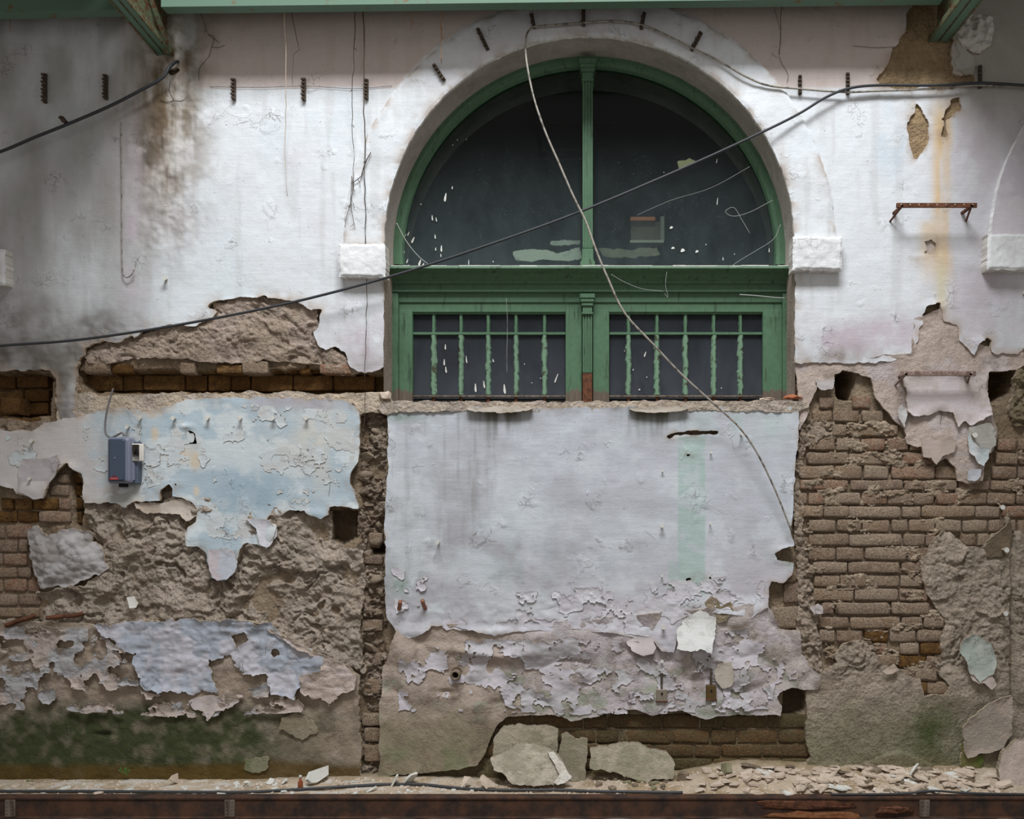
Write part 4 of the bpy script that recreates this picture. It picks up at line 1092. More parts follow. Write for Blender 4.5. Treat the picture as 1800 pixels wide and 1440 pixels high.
RB = [(2110, 930), (1790, 935), (1777, 930), (1774, 905), (1768, 926), (1742, 940), (1728, 962), (1700, 962), (1690, 950), (1672, 938), (1658, 934), (1640, 952), (1632, 970), (1616, 985), (1618, 1010), (1632, 1044), (1650, 1074), (1660, 1086), (1664, 1100), (1656, 1122), (1648, 1150), (1645, 1180), (1660, 1195), (1668, 1206), (1660, 1222), (1622, 1226),
      (1616, 1196), (1600, 1188), (1580, 1178), (1545, 1166), (1540, 1150), (1534, 1128), (1500, 1126), (1480, 1136), (1466, 1152), (1472, 1166), (1450, 1176), (1440, 1184), (1420, 1215), (1418, 1300), (1424, 1330), (1405, 1380), (2110, 1380)]
def col_rb(u, v, f):
    c = col_render(srgb(172, 158, 142), srgb(184, 170, 154), 0.6, 5)(u, v, f)
    n = fbm(u * .016, v * .016, 5, 7, .6)
    c = cmix(c, srgb(132, 130, 106), sm(1200, 1290, v + 30 * n) * sm(1760, 1680, u) * .75)
    c = cmix(c, srgb(72, 84, 44), gau(u, v, 1640, 1290, 60, 50, .6, 3) * .7 + gau(u, v, 1710, 1360, 30, 26, .4, 4) * .8)
    c = cmix(c, srgb(116, 104, 62), sm(1325, 1360, v + 10 * n) * .5)
    return c
def rb_relief(u, v, f):
    k = sm(1230, 1160, v + 20 * fbm(u * .02, v * .02, 3, 1))
    right = sm(1640, 1690, u)
    return k * (lump(30, .016, .006, 3)(u, v, f)) + 0.016 * sm(1331, 1335, v + 18 * fbm(u * .012, v * 0, 3, 4)) + .006 * (1 - k) * ridged(u * .03, v * .035, 4, 6) + right * sm(1220, 1260, v) * sm(1330, 1290, v) * -0.02 \
        - 0.03 * np.exp(-((u - 1782) / 5) ** 2) * sm(1260, 1240, v) - 0.05 * np.exp(-((u - 1760) / 14) ** 2 - ((v - 968) / 12) ** 2)
patch('render_coat', RB, 0.022, M['rough'], col_rb, g=2, rag=4, amp=0.006, rough=.002, hfun=rb_relief, thick=.035, parent=WALL, seed=22)['label'] = 'rough grey render swelling over the brick foot'
raised([(1686, 1134), (1694, 1121), (1708, 1114), (1722, 1120), (1738, 1130), (1748, 1150), (1752, 1164), (1747, 1186), (1736, 1190), (1722, 1200), (1712, 1186), (1704, 1184), (1698, 1164), (1686, 1146)], 0.062, srgb(172, 182, 174), srgb(184, 190, 184), 3, .014, 1.5, (), 1.5, .01, 'mint_plaster_flake')
raised([(1703, 1180), (1722, 1186), (1734, 1190), (1744, 1188), (1752, 1204), (1744, 1214), (1728, 1200), (1722, 1204), (1710, 1196)], 0.056, srgb(196, 182, 176), srgb(182, 168, 160), 4, .01, 1.5)
raised([(1691, 1280), (1702, 1262), (1720, 1250), (1740, 1236), (1760, 1226), (1776, 1222), (1777, 1290), (1764, 1312), (1742, 1322), (1716, 1326), (1700, 1332), (1694, 1320)], 0.058, srgb(172, 158, 146), srgb(160, 150, 140), 5, .016, 2, (), 1.5, .014, 'curled_plaster', 'worn')
raised([(1690, 1310), (1700, 1330), (1730, 1328), (1726, 1350), (1720, 1372), (1700, 1372), (1690, 1360)], 0.05, srgb(92, 104, 52), srgb(116, 110, 74), 6, .006, 2, (), 1.5, .014, 'mossy_plaster', 'worn')
raised([(1552, 1180), (1560, 1176), (1572, 1168), (1578, 1176), (1570, 1184), (1558, 1186)], 0.05, srgb(206, 188, 176), srgb(190, 170, 156), 6, .008, 1.5)
raised([(1424, 1068), (1438, 1060), (1446, 1066), (1446, 1078), (1430, 1080)], 0.05, srgb(190, 182, 182), srgb(170, 160, 156), 6, .008, 1.5)
# torn metal-like curled sheet with a square peg in it
raised([(1729, 962), (1742, 946), (1756, 936), (1768, 926), (1774, 908), (1780, 930), (1778, 950), (1772, 976), (1756, 980), (1736, 978)], 0.03, srgb(120, 106, 88), srgb(104, 92, 76), 7, .02, 1.5, (), 1.5, .01, 'torn_render_flap', 'worn')
# ------------------------------------------------------------------ window
WIN = empty('window_1', tuple(PV(1036, 708, -0.2)))
tag(WIN, 'green arched window with dusty panes and small-paned casements', None, None, 'structure')
def wadd(o, parent=None):
    """parent keeping world placement"""
    p = parent or WIN
    o.parent = p
    o.matrix_parent_inverse = Matrix.Translation(-WIN.location) if p is WIN else Matrix.Identity(4)
    return o
def wsub(o, part):
    o.parent = part
    return o
DF = -0.21     # face of the joinery
# arched head: moulded ring
def ring_part():
    V, F = [], []
    cx, _, cz = [float(q) for q in P(ACU, 444, DF)]
    k = (DIST - (DF - DREF)) / DIST * S
    prof = [(350, 0.05), (350, 0.0), (338, 0.0), (336, 0.012), (330, 0.018), (328, 0.045), (328, 0.075), (350, 0.075)]
    ts = np.linspace(-0.06, math.pi + 0.06, 73)
    n = len(prof)
    for t in ts:
        wig = 1.0 + 0.002 * math.sin(7 * t) + 0.0016 * math.sin(17 * t + 1)
        for (r, dy) in prof:
            rr = r * k * (wig if r > 332 else 1)
            V.append((cx + rr * math.cos(t), -DF + dy, cz + rr * math.sin(t)))
    for i in range(len(ts) - 1):
        for j in range(n):
            j2 = (j + 1) % n
            F.append((i * n + j, i * n + j2, (i + 1) * n + j2, (i + 1) * n + j))
    return wadd(mesh_obj('arched_frame', V, F, M['green']))
ring_part()

def fluted_post(name, u0, u1, v0, v1, d, nfl=3):
    """fluted strip"""
    a = PV(u0, v1, d); b = PV(u1, v0, d)
    m = MB(); w = b.x - a.x
    m.box((a.x, -d + 0.008, a.z), (b.x, -d + 0.07, b.z))
    bw = w / (2 * nfl + 1)
    for i in range(nfl + 1):
        m.box((a.x + 2 * i * bw, -d, a.z), (a.x + (2 * i + 1) * bw, -d + 0.012, b.z), 0.0015)
    return wadd(m.build(name, M['green']))
mul = fluted_post('mullion', 1024, 1042, 142, 436, DF + 0.03)
def capital(parent, uc, v0, v1, wt, wb, d):
    a = PV(uc, v0, d); b = PV(uc, v1, d); kk = S * 1.05
    m = MB()
    H = a.z - b.z
    for (t0, t1, w, pr) in ((0.0, 0.22, wt, .03), (0.22, 0.40, wt * .9, .024), (0.40, 0.58, wt * .78, .016), (0.58, 0.9, wb, .006), (0.9, 1.0, wb * 1.15, .012)):
        m.box((a.x - w * kk / 2, -d - pr, a.z - t1 * H), (a.x + w * kk / 2, -d + 0.07, a.z - t0 * H), 0.002)
    return wsub(m.build('capital', M['green']), parent) if parent else None
c_ = capital(mul, 1033, 106, 143, 30, 19, DF + 0.03); c_.parent = mul
m_ = MB()
for (ua, ub, va, vb, dd) in ((1023, 1043, 437, 461, DF + .034), (1020, 1046, 459, 478, DF + .046), (1022, 1044, 455, 460, DF + .04)):
    pbox('', ua, va, ub, vb, DF - .02, dd, None, None, .002, m_)
b_ = m_.build('mullion_base', M['green']); b_.parent = mul
# transom cornice
z0 = float(P(0, 476, DF + 0.07)[2]); zz = lambda v: float(P(0, v, DF + 0.03)[2])
prof = [(-DF + .07, zz(476)), (-DF - .125, zz(475)), (-DF - .128, zz(479)), (-DF - .112, zz(482)), (-DF - .084, zz(486)), (-DF - .056, zz(493)), (-DF - .044, zz(496)), (-DF - .044, zz(499)), (-DF - .03, zz(501)), (-DF - .036, zz(513)), (-DF - .010, zz(515)), (-DF - .006, zz(520)), (-DF + .07, zz(521))]
tr = wadd(MB().prism_x(prof, float(P(684, 0, DF)[0]), float(P(1388, 0, DF)[0])).build('transom', M['green']))
dust = MB()
uu = 690
while uu < 1384:
    w = random.uniform(10, 40)
    a = PV(uu, 475, DF + .08); b = PV(min(uu + w, 1385), 475, DF + .08)
    h = random.uniform(.005, .010)
    dust.box((a.x, -DF - .1275 + random.uniform(0, .006), zz(476)), (b.x, -DF + .0, zz(476) + h), 0.001); uu += w * 0.97
q_ = dust.build('dust_ridge', M['chip_white']); q_.parent = tr; q_['kind'] = 'stuff'
# lower frame
lf = []
for nm, (ua, va, ub, vb, dd) in {'frame_post': (684, 515, 700, 709, DF + .03), 'frame_post.001': (1376, 515, 1392, 709, DF + .03), 'head_rail': (690, 515, 1386, 532, DF + 0.01)}.items():
    wadd(pbox(nm.split('.')[0], ua, va, ub, vb, DF - .06, dd, M['green'], None, .003))
mul2 = fluted_post('mullion', 1024, 1041, 552, 655, DF + 0.035)
c2 = capital(mul2, 1032.5, 518, 553, 26, 17, DF + 0.035); c2.parent = mul2
f2 = pbox('mullion_foot', 1024, 656, 1041, 710, DF - .02, DF + .035, M['rust'], None, .002); f2.parent = mul2
f2['label'] = 'rust-brown bare foot'
BARS = {'L': ([762, 810, 858, 907, 957], 725, 994), 'R': ([1105, 1155, 1205, 1255, 1302], 1071, 1341)}
for sd, (bars, g0, g1) in BARS.items():
    stiles = ((700, g0), (g1, 1023)) if sd == 'L' else ((1042, g0), (g1, 1376))
    cas = None
    mm = MB()
    cas = wadd(pbox('casement', stiles[0][0], 532, stiles[1][1], 549, DF - .05, DF, M['green'], None, .003))
    cas['label'] = 'left green casement' if sd == 'L' else 'right green casement'
    for (ua, ub) in stiles:
        s_ = pbox('stile', ua, 545, ub, 709, DF - .05, DF + (.002), M['green'], None, .003); s_.parent = cas; s_.matrix_parent_inverse = Matrix.Translation(-WIN.location)
    for o_ in list(cas.children):
        o_.matrix_parent_inverse = Matrix.Identity(4)
    def sub(o): o.parent = cas; return o
    sub(pbox('top_bead', g0 - 1, 546, g1 + 1, 552, DF - .05, DF - .008, M['green'], None, .002))
    # glazing bars, each with ragged paint
    def ragged_bar(nm, ua, ub, va, vb, d, mat, wob):
        n = 26; V = []; F = []
        for i in range(n + 1):
            t = i / n; v_ = va + (vb - va) * t
            l = ua - abs(wob * float(fbm(np.array([v_ * .09]), np.array([ua * .1]), 3, 2)[0])); r = ub + abs(wob * float(fbm(np.array([v_ * .09 + 30]), np.array([ua * .1]), 3, 5)[0]))
            A = PV(l, v_, d); B = PV(r, v_, d); Mid = (A + B) / 2; w4 = (B.x - A.x) * .28
            V += [(A.x, -d + .03, A.z), (A.x, -d + .012, A.z), (Mid.x - w4, -d, A.z), (Mid.x + w4, -d, A.z), (B.x, -d + .012, A.z), (B.x, -d + .03, A.z)]
        for i in range(n):
            for k in range(5): F.append((i * 6 + k, (i + 1) * 6 + k, (i + 1) * 6 + k + 1, i * 6 + k + 1))
            F.append((i * 6 + 5, (i + 1) * 6 + 5, (i + 1) * 6, i * 6))
        F.append((0, 1, 2, 3, 4, 5)); F.append(tuple(n * 6 + k for k in range(6))[::-1])
        return sub(mesh_obj(nm, V, F, mat))
    for b in bars:
        ragged_bar('glazing_bar', b - 3.6, b + 3.6, 588, 694, DF - .016, M['green_flake'], 2.4)
        ragged_bar('glazing_bar', b - 3, b + 3, 552, 584, DF - .016, M['green'], 1.0)
        sub(pbox('bar_foot', b - 2.5, 694, b + 2.5, 708, DF - .04, DF - .02, M['rust'], None, .001))
    hb = pbox('glazing_bar', g0, 584, g1, 588.5, DF - .045, DF - .014, M['green'], None, .002); sub(hb)
    a = PV(g0 - 2, 697, DF - .012); b = PV(g1 + 3, 697, DF - .012)
    v_, f_ = tube_data([a, (a + b) / 2, b], 0.0065, 8)
    sub(mesh_obj('iron_bar', v_, f_, M['wood'], None, True))
    # panes
    cols = [g0] + bars + [g1]
    for i in range(6):
        for (va, vb) in ((551, 585), (588, 701)):
            A = PV(cols[i] + .5, vb, DF - .035); B = PV(cols[i + 1] - .5, va, DF - .035)
            pn = sub(MB().box((A.x, -DF + .033, A.z), (B.x, -DF + .037, B.z)).build('pane', M['glass_low']))
# fanlight panes (two quarter discs either side of the mullion)
def quarter(sgn):
    cx, _, cz = [float(q) for q in P(ACU, 476, DF - .04)]
    k = (DIST - (DF - .04 - DREF)) / DIST * S
    ccz = float(P(0, 444, DF)[2])
    pts = [(cx + sgn * 5 * k, cz)]
    ts = np.linspace(-0.09, math.pi / 2 - 0.01, 30)
    for t in ts: pts.append((cx + sgn * 332 * k * math.cos(t), max(ccz + 332 * k * math.sin(t), cz)))
    pts.append((cx + sgn * 5 * k, ccz + 332 * k))
    n = len(pts); y0, y1 = -DF + .045, -DF + .049
    V = [(x, y0, z) for x, z in pts] + [(x, y1, z) for x, z in pts]
    F = [tuple(range(n)), tuple(range(2 * n - 1, n - 1, -1))] + [(i, (i + 1) % n, n + (i + 1) % n, n + i) for i in range(n)]
    return wadd(mesh_obj('fanlight_pane', V, F, M['glass_top']))
FPL, FPR = quarter(-1), quarter(1)
# bird droppings and splashes on the glass
def splats(parent, lst, d):
    V, F = [], []
    for (u, v, w, h, ang) in lst:
        n0 = len(V)
        for layer in (0, 1):
            for k in range(9):
                t = 2 * math.pi * k / 9
                x, z = math.cos(t) * w * (0.6 + 0.4 * (math.sin(t) < 0)), math.sin(t) * h
                xr = x * math.cos(ang) - z * math.sin(ang); zr = x * math.sin(ang) + z * math.cos(ang)
                p = PV(u + xr, v - zr, d); V.append((p.x, p.y - .0016 * (1 - layer), p.z))
        F.append(tuple(n0 + k for k in range(9)))
        for k in range(9): F.append((n0 + k, n0 + 9 + k, n0 + 9 + (k + 1) % 9, n0 + (k + 1) % 9))
    o = mesh_obj('splashes', V, F, M['chip_white'], parent); o['kind'] = 'stuff'
    return o
splats(FPL, [(783, 347, 2.5, 8, -.15), (760, 383, 1.5, 5, .1), (767, 386, 1.2, 4, .2), (795, 330, 1.2, 3, 0), (726, 422, 2.2, 6, -.4), (718, 411, 1.2, 4, -.4), (712, 415, 1, 4, -.5), (738, 462, 2.2, 6, -.3), (744, 466, 1.8, 4, -.3),
    (765, 416, 1.4, 4, .1), (776, 437, 1.8, 6, 0), (766, 438, 1.2, 3, 0), (716, 459, 1.4, 4, -.3), (710, 445, 1.2, 4, -.3), (718, 469, 1.3, 4, -.3), (824, 461, .8, 5, 0), (775, 449, 1, 3, 0), (867, 460, 1.2, 1.5, 0), (820, 245, 1, 1.4, 0), (804, 246, 1, 1.4, 0), (740, 359, 1.2, 1.4, 0), (796, 255, 1, 1.2, 0)], DF - .042)
splats(FPR, [(1261, 354, .8, 7, -.1), (1260, 283, .7, 4, -.2), (1241, 430, 1.2, 1.2, 0), (1352, 440, 1.2, 4, 0), (1271, 455, 1, 3, 0), (1218, 467, 1, 1, 0), (1291, 447, 1, 1, 0), (1167, 303, .8, .8, 0), (1180, 400, 4, 2, .5), (1200, 440, 5, 3, .4), (1183, 436, 4, 2, .2), (1225, 442, 4, 2, .6)], DF - .042)
LP = [o for o in WIN.children_recursive if o.name.startswith('pane')]
splats(LP[0], [(783, 610, 1.6, 5, 0), (781, 637, 1.8, 6, 0), (784, 650, 1.8, 6, .1), (820, 632, 1.4, 7, .1), (836, 682, 2.2, 8, .05), (851, 676, 1.8, 7, .15), (887, 684, 2.6, 9, .1), (867, 634, 1.4, 3, .2), (978, 665, 1.6, 9, -.35), (935, 673, 1, 1, 0), (950, 665, 1, 1, 0), (922, 640, .8, 1.5, 0)], DF - .030)
splats(LP[13], [(1134, 623, 1.6, 5, -.3), (1113, 650, 1, 2, -.2), (1137, 663, 1, 1.4, 0), (1268, 682, 1, 1.4, 0), (1098, 617, 1, 1, 0), (1124, 685, 2.2, 1.5, 0)], DF - .030)

# room behind the glass
a, b = PV(640, 1400, -0.66), PV(1440, 20, -0.66)
x0, x1 = a.x - 0.8, b.x + .8
Y0, Y1, Z0, Z1 = 0.66, 2.9, 0.0, 4.9
m = MB()
m.add([(x0, Y0, Z0), (x1, Y0, Z0), (x1, Y1, Z0), (x0, Y1, Z0), (x0, Y0, Z1), (x1, Y0, Z1), (x1, Y1, Z1), (x0, Y1, Z1)], [(0, 1, 2, 3), (7, 6, 5, 4), (3, 2, 6, 7), (0, 3, 7, 4), (2, 1, 5, 6)])
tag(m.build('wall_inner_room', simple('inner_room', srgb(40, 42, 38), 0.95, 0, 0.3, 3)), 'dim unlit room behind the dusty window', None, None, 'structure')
# inner face of the wall round the opening (keeps daylight out of the room)
def inner_face():
    n = 61; V = []; F = []
    pu = [ACU - AR] + [ACU + AR * math.cos(math.pi + t) for t in np.linspace(0, math.pi, n)] + [ACU + AR]
    pv = [709] + [ACV + AR * math.sin(math.pi + t) for t in np.linspace(0, math.pi, n)] + [709]
    for u, v in zip(pu, pv):
        p = PV(u, v, DREF); V.append((p.x, 0.66, p.z))
    zb = V[0][2]
    outer = []
    for (x, y, z) in V:
        t = (x - V[0][0]) / (V[-1][0] - V[0][0])
        outer.append((x0 + (x1 - x0) * t, 0.66, Z1))
    outer[0] = (x0, .66, zb); outer[-1] = (x1, .66, zb)
    m = len(V)
    F = [(i, i + 1, m + i + 1, m + i) for i in range(m - 1)]
    W = V + outer + [(x0, .66, Z0), (x1, .66, Z0)]
    F.append((0, m, 2 * m, 2 * m + 1, 2 * m - 1, m - 1))
    return mesh_obj('inner_face', W, F, M['dark'], WALL)
inner_face()
# board under the window inside: closes the gap below the sill
o = pbox('window_board', 660, 702, 1412, 716, -0.70, -0.25, M['dark'], WALL)
# things standing just behind the glass
def loose_plate(name, poly, d, c0, c1, label, cat, lean=0.0, thick=.01, seed=3, mat='paint', group=None):
    o = patch(name, poly, (lambda u, v: d + 0 * u) if not lean else (lambda u, v: d + lean * (np.asarray(v) - min(p[1] for p in poly)) + 0 * u), M[mat], col_flake(c0, c1, .7, seed), g=1.5, rag=2, ragf=.08, amp=.002, thick=thick, seed=seed, back=True)
    return tag(o, label, cat, group)
loose_plate('plaster_fragment', [(902, 442), (925, 438), (962, 440), (980, 446), (1018, 436), (1024, 454), (1000, 460), (960, 456), (930, 460), (906, 456)], -0.36, srgb(196, 190, 176), srgb(170, 162, 148), 'pale broken plaster seen through the fanlight glass, left of the mullion', 'plaster')
loose_plate('plaster_fragment', [(968, 424), (1000, 422), (1020, 423), (1018, 430), (980, 431), (966, 430)], -0.40, srgb(170, 166, 156), srgb(150, 146, 136), 'thin pale strip above the broken plaster behind the fanlight', 'plaster')
loose_plate('plaster_fragment', [(1050, 436), (1100, 440), (1155, 434), (1160, 448), (1110, 454), (1060, 450)], -0.40, srgb(130, 118, 100), srgb(110, 100, 86), 'dull brown board behind the fanlight glass under the box', 'board')
t = empty('wooden_crate', tuple(PV(1137, 426, -0.5)))
tag(t, 'small wooden box with orange top bar seen through the right fanlight pane', 'box')
def crate_part(nm, ua, va, ub, vb, d0, d1, mat):
    o = pbox(nm, ua, va, ub, vb, d0, d1, mat, None, .002); o.parent = t; o.matrix_parent_inverse = Matrix.Translation(-t.location); return o
crate_part('front_panel', 1109, 390, 1166, 424, -0.52, -0.50, simple('crate_wood', srgb(88, 74, 64), .9))
crate_part('top_bar', 1108, 381, 1152, 388, -0.54, -0.47, simple('crate_orange', srgb(170, 96, 60), .8))
crate_part('side_post', 1161, 380, 1168, 424, -0.54, -0.48, simple('crate_grey', srgb(120, 112, 104), .9))
crate_part('bottom_rail', 1107, 422, 1167, 427, -0.54, -0.47, simple('crate_pale', srgb(150, 142, 130), .9))
loose_plate('paper_scrap', [(1190, 282), (1212, 280), (1222, 284), (1206, 296), (1196, 302), (1192, 294)], -0.255 - .012, srgb(212, 196, 160), srgb(180, 160, 120), 'torn cream paper scrap stuck behind the right fanlight pane', 'paper', 0, .002)
# ------------------------------------------------------------------ ledge, rail, floor
def ledge_h(x, y):
    """height of the dusty ledge: rubble banked against the wall towards the right"""
    u = 900 + x / S
    heap = sm(1150, 1330, u) * sm(1900, 1700, u) * 0.085 + sm(960, 1100, u) * sm(1500, 1200, u) * 0.03 + sm(420, 560, u) * sm(900, 700, u) * 0.018
    t = np.clip(1 - (-y) / 0.26, 0, 1)
    return heap * t ** 0.8 + 0.004 * fbm(x * 22, y * 30, 4, 3) - 0.002
def ledge():
    xs = np.arange(-3.7, 4.3, 0.02); ys = np.arange(0.03, -0.305, -0.015)
    X, Y = np.meshgrid(xs, ys, indexing='ij')
    Z = ledge_h(X, Y)
    C = np.broadcast_to(srgb(186, 170, 150), X.shape + (3,)).copy()
    n = fbm(X * 9, Y * 14, 5, 4, .6)
    C = cmix(C, srgb(150, 128, 98), sm(-.1, .5, n) * .7)
    C = cmix(C, srgb(206, 202, 196), sm(.1, .5, fbm(X * 14 + 5, Y * 20, 4, 8, .6)) * sm(0.2, -1.0, X) * .8)
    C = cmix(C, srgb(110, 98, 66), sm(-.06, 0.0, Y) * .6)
    idx = np.arange(X.size).reshape(X.shape)
    q = np.stack([idx[:-1, :-1], idx[:-1, 1:], idx[1:, 1:], idx[1:, :-1]], -1).reshape(-1, 4)[:, ::-1]
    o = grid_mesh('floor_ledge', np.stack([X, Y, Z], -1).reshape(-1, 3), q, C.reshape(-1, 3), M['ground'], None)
    return tag(o, 'dusty ledge of crumbled plaster along the foot of the wall', None, None, 'structure')
ledge()
def lower_floor():
    xs = np.arange(-6, 6.6, 0.05); ys = np.concatenate([np.arange(-0.30, -0.7, -0.02), np.arange(-0.7, -9, -0.2)])
    X, Y = np.meshgrid(xs, ys, indexing='ij')
    Z = -0.112 + 0.008 * fbm(X * 8, Y * 8, 4, 5) * sm(-1.5, -.4, Y)
    C = cmix(np.broadcast_to(srgb(120, 112, 102), X.shape + (3,)).copy(), srgb(86, 80, 72), sm(-.1, .4, fbm(X * 5, Y * 5, 4, 2)) * .8)
    idx = np.arange(X.size).reshape(X.shape)
    q = np.stack([idx[:-1, :-1], idx[:-1, 1:], idx[1:, 1:], idx[1:, :-1]], -1).reshape(-1, 4)[:, ::-1]
    return tag(grid_mesh('floor', np.stack([X, Y, Z], -1).reshape(-1, 3), q, C.reshape(-1, 3), M['ground'], None), 'dirty lower floor in front of the rail', None, None, 'structure')
lower_floor()
RAIL = empty('steel_rail', (0, -0.30, -0.11))
tag(RAIL, 'dark rusty steel rail running along the edge of the ledge', 'rail')
def rpart(o): o.parent = RAIL; o.matrix_parent_inverse = Matrix.Translation((0, 0.30, 0.11)); return o
rpart(MB().prism_x([(-.285, .004), (-.335, .004), (-.338, .001), (-.338, -.008), (-.332, -.012), (-.331, -.100), (-.338, -.104), (-.338, -.115), (-.285, -.115)], -3.7, 4.3).build('web', M['rust_rail']))
for u in (18, 404, 1625):
    a = PV(u - 9, 1432, .335); b = PV(u + 9, 1404, .335)
    m = MB().box((a.x, -.340, -.100), (b.x, -.320, -.010), .002)
    for s_ in (-1, 1):
        for k in range(4):
            c = ((a.x + b.x) / 2 + s_ * .014, -.341, -.02 - k * .02)
            m.box((c[0] - .003, c[1] - .002, c[2] - .003), (c[0] + .003, c[1] + .004, c[2] + .003))
    o = rpart(m.build('splice_plate', M['wood'])); o['label'] = 'grey riveted plate'
def lumpy(name, cu, cv, d, w, h, dep, mat, seed=0, sub_=3):
    import bmesh
    bm = bmesh.new(); bmesh.ops.create_icosphere(bm, subdivisions=sub_, radius=.5)
    V = np.array([v.co[:] for v in bm.verts])
    n = 1 + .5 * fbm(V[:, 0] * 3 + seed, V[:, 2] * 3 + V[:, 1] * 2, 4, seed, .6)
    V = V * n[:, None] * np.array([w * S, dep, h * S])
    V[:, 0] = np.clip(V[:, 0], -w * S * .55, w * S * .55)
    V[:, 2] = np.maximum(V[:, 2], -h * S * .35)
    for v, c in zip(bm.verts, V): v.co = c
    me = bpy.data.meshes.new(name); bm.to_mesh(me); bm.free(); me.materials.append(mat)
    o = link(bpy.data.objects.new(name, me)); o.location = PV(cu, cv, d)
    return o
tag(lumpy('rust_lump', 1420, 1436, .40, 150, 13, .05, M['rust_orange'], 2), 'crumbling orange rust lump lying below the rail, right of centre', 'rust')
_rs = lumpy('rust_scale', 1418, 1416, .335, 150, 17, .012, M['rust'], 4); _rs.parent = RAIL; _rs.matrix_parent_inverse = Matrix.Translation((0, 0.30, 0.11))
tag(lumpy('rust_lump', 1572, 1424, .34, 60, 14, .03, M['rust'], 5), 'brown rusty lump in the rail web beside the right splice plate', 'rust')

# ------------------------------------------------------------------ roof steel at the top
def tie_beam(u, v, slope, length, wide, label):
    root = PV(u, v, 0.05)
    e = empty('tie_beam', tuple(root)); tag(e, label, 'beam')
    def bar(nm, xa, xb, za, zb, mat):
        m = MB(); V = []
        for y, dz in ((0.02, 0), (-length, slope * length)):
            for (x, z) in ((xa, za), (xb, za), (xb, zb), (xa, zb)): V.append((x, y, z + dz))
        m.add(V, [(0, 1, 5, 4), (1, 2, 6, 5), (2, 3, 7, 6), (3, 0, 4, 7), (3, 2, 1, 0), (4, 5, 6, 7)])
        return m.build(nm, mat, e)
    w = wide / 2
    bar('flange', -w, -.007, 0, .012, M['green_beam']); bar('flange', .007, w, 0, .012, M['green_beam'])
    bar('lip', -w - .004, -w + .004, -.006, .026, M['green_edge']); bar('lip', w - .004, w + .004, -.006, .026, M['green_edge'])
    bar('web', -.007, .007, .006, .30, M['green_edge'])
    bar('top_plate', -w * 1.3, w * 1.3, .30, .315, M['green_edge'])
    return e
tie_beam(288, 94, 0.07, 4.2, 0.085, 'green double-angle roof beam running out from the wall, upper left')
tie_beam(1652, 70, 0.0, 4.2, 0.11, 'green double-angle roof beam running out from the wall, upper right')
e = bpy.data.objects['tie_beam']
# second member and gusset beside the left beam
m = MB(); a = PV(300, 96, .05); b = PV(292, -40, .35)
g_ = MB().tube([PV(296, 92, .06), PV(262, 0, .22), PV(250, -40, .30)], .028, 6).build('rafter', M['green_edge']); tag(g_, 'dark rusty rafter leaning behind the left roof beam', 'rafter')
def purlin(u0, v0, u1, v1, d, hgt, label):
    a = PV(u0, v0, d); b = PV(u1, v1, d)
    V = []
    for p in (a, b):
        for (dy, dz) in ((0, 0), (0, hgt), (.012, hgt), (.012, .012), (.07, .012), (.07, 0)): V.append((p.x, p.y + dy, p.z + dz))
    F = [(k, (k + 1) % 6, 6 + (k + 1) % 6, 6 + k) for k in range(6)] + [tuple(range(6))[::-1], tuple(range(6, 12))]
    return tag(mesh_obj('purlin', V, F, M['green_beam']), label, 'beam')
purlin(-260, 27, 205, 17, .30, .34, 'green roof purlin left of the left tie beam')
purlin(283, 12, 1660, -4, .30, .34, 'long green roof purlin between the two tie beams')

# opaque roof either side of the glazed bay, and an unseen strip added to shade the wall head
def roof(name, x0, x1, y0, y1, z, label):
    return tag(MB().box((x0, y1, z), (x1, y0, z + .04)).build(name, simple('roof_board', srgb(96, 88, 76), .9)), label, None, None, 'structure')
roof('ceiling_left', -6.0, -1.95, -.31, -6, 4.52, 'opaque roof boards left of the glazed bay')
roof('ceiling_right', 2.43, 6.5, -.31, -6, 4.52, 'opaque roof boards right of the glazed bay')
roof('ceiling_shade_strip', -6.0, 6.5, .3, -.31, 4.52, 'unseen board strip added to shade the head of the wall')

# ------------------------------------------------------------------ cables
tag(tube('cable', [PV(-120, 622, .16), PV(0, 608, .15), PV(140, 597, .14), PV(320, 570, .13), PV(520, 530, .12), PV(700, 482, .12), PV(860, 430, .12), PV(1020, 372, .12), PV(1200, 296, .12), PV(1340, 232, .10), PV(1404, 200, .08), PV(1450, 172, .075), PV(1490, 156, .07), PV(1540, 150, .07), PV(1640, 150, .07), PV(1722, 146, .07), PV(1800, 150, .08), PV(1900, 158, .09)], .0075, M['black_cable']),
    'long black cable crossing the window diagonally from lower left to upper right', 'cable')
tag(tube('cable', [PV(938, 46, .075), PV(928, 56, .11), PV(924, 75, .13), PV(926, 110, .15), PV(938, 170, .16), PV(958, 230, .17), PV(984, 290, .17), PV(1008, 345, .17), PV(1030, 390, .165), PV(1048, 440, .165), PV(1068, 488, .165), PV(1098, 550, .16), PV(1148, 605, .155), PV(1200, 660, .15), PV(1262, 716, .14), PV(1300, 752, .13), PV(1330, 795, .12), PV(1362, 860, .10), PV(1391, 933, .085)],
    [.0055, .0055, .006, .0065, .006, .0055, .0055], M['grey_cable']), 'loose pale grey cable hanging from the arch top across the panes to the white panel', 'cable')
tag(tube('cable', [PV(938, 47, .075), PV(975, 44, .075), PV(1026, 40, .07), PV(1075, 37, .075), PV(1128, 44, .07), PV(1180, 66, .075), PV(1216, 84, .07), PV(1262, 106, .07), PV(1310, 134, .07), PV(1350, 150, .065), PV(1405, 156, .06), PV(1450, 160, .06), PV(1491, 162, .06), PV(1540, 160, .06), PV(1640, 156, .06), PV(1722, 150, .06), PV(1820, 154, .06)], .0058, M['grey_cable']),
    'grey cable clipped along the top of the arch and on to the right', 'cable')
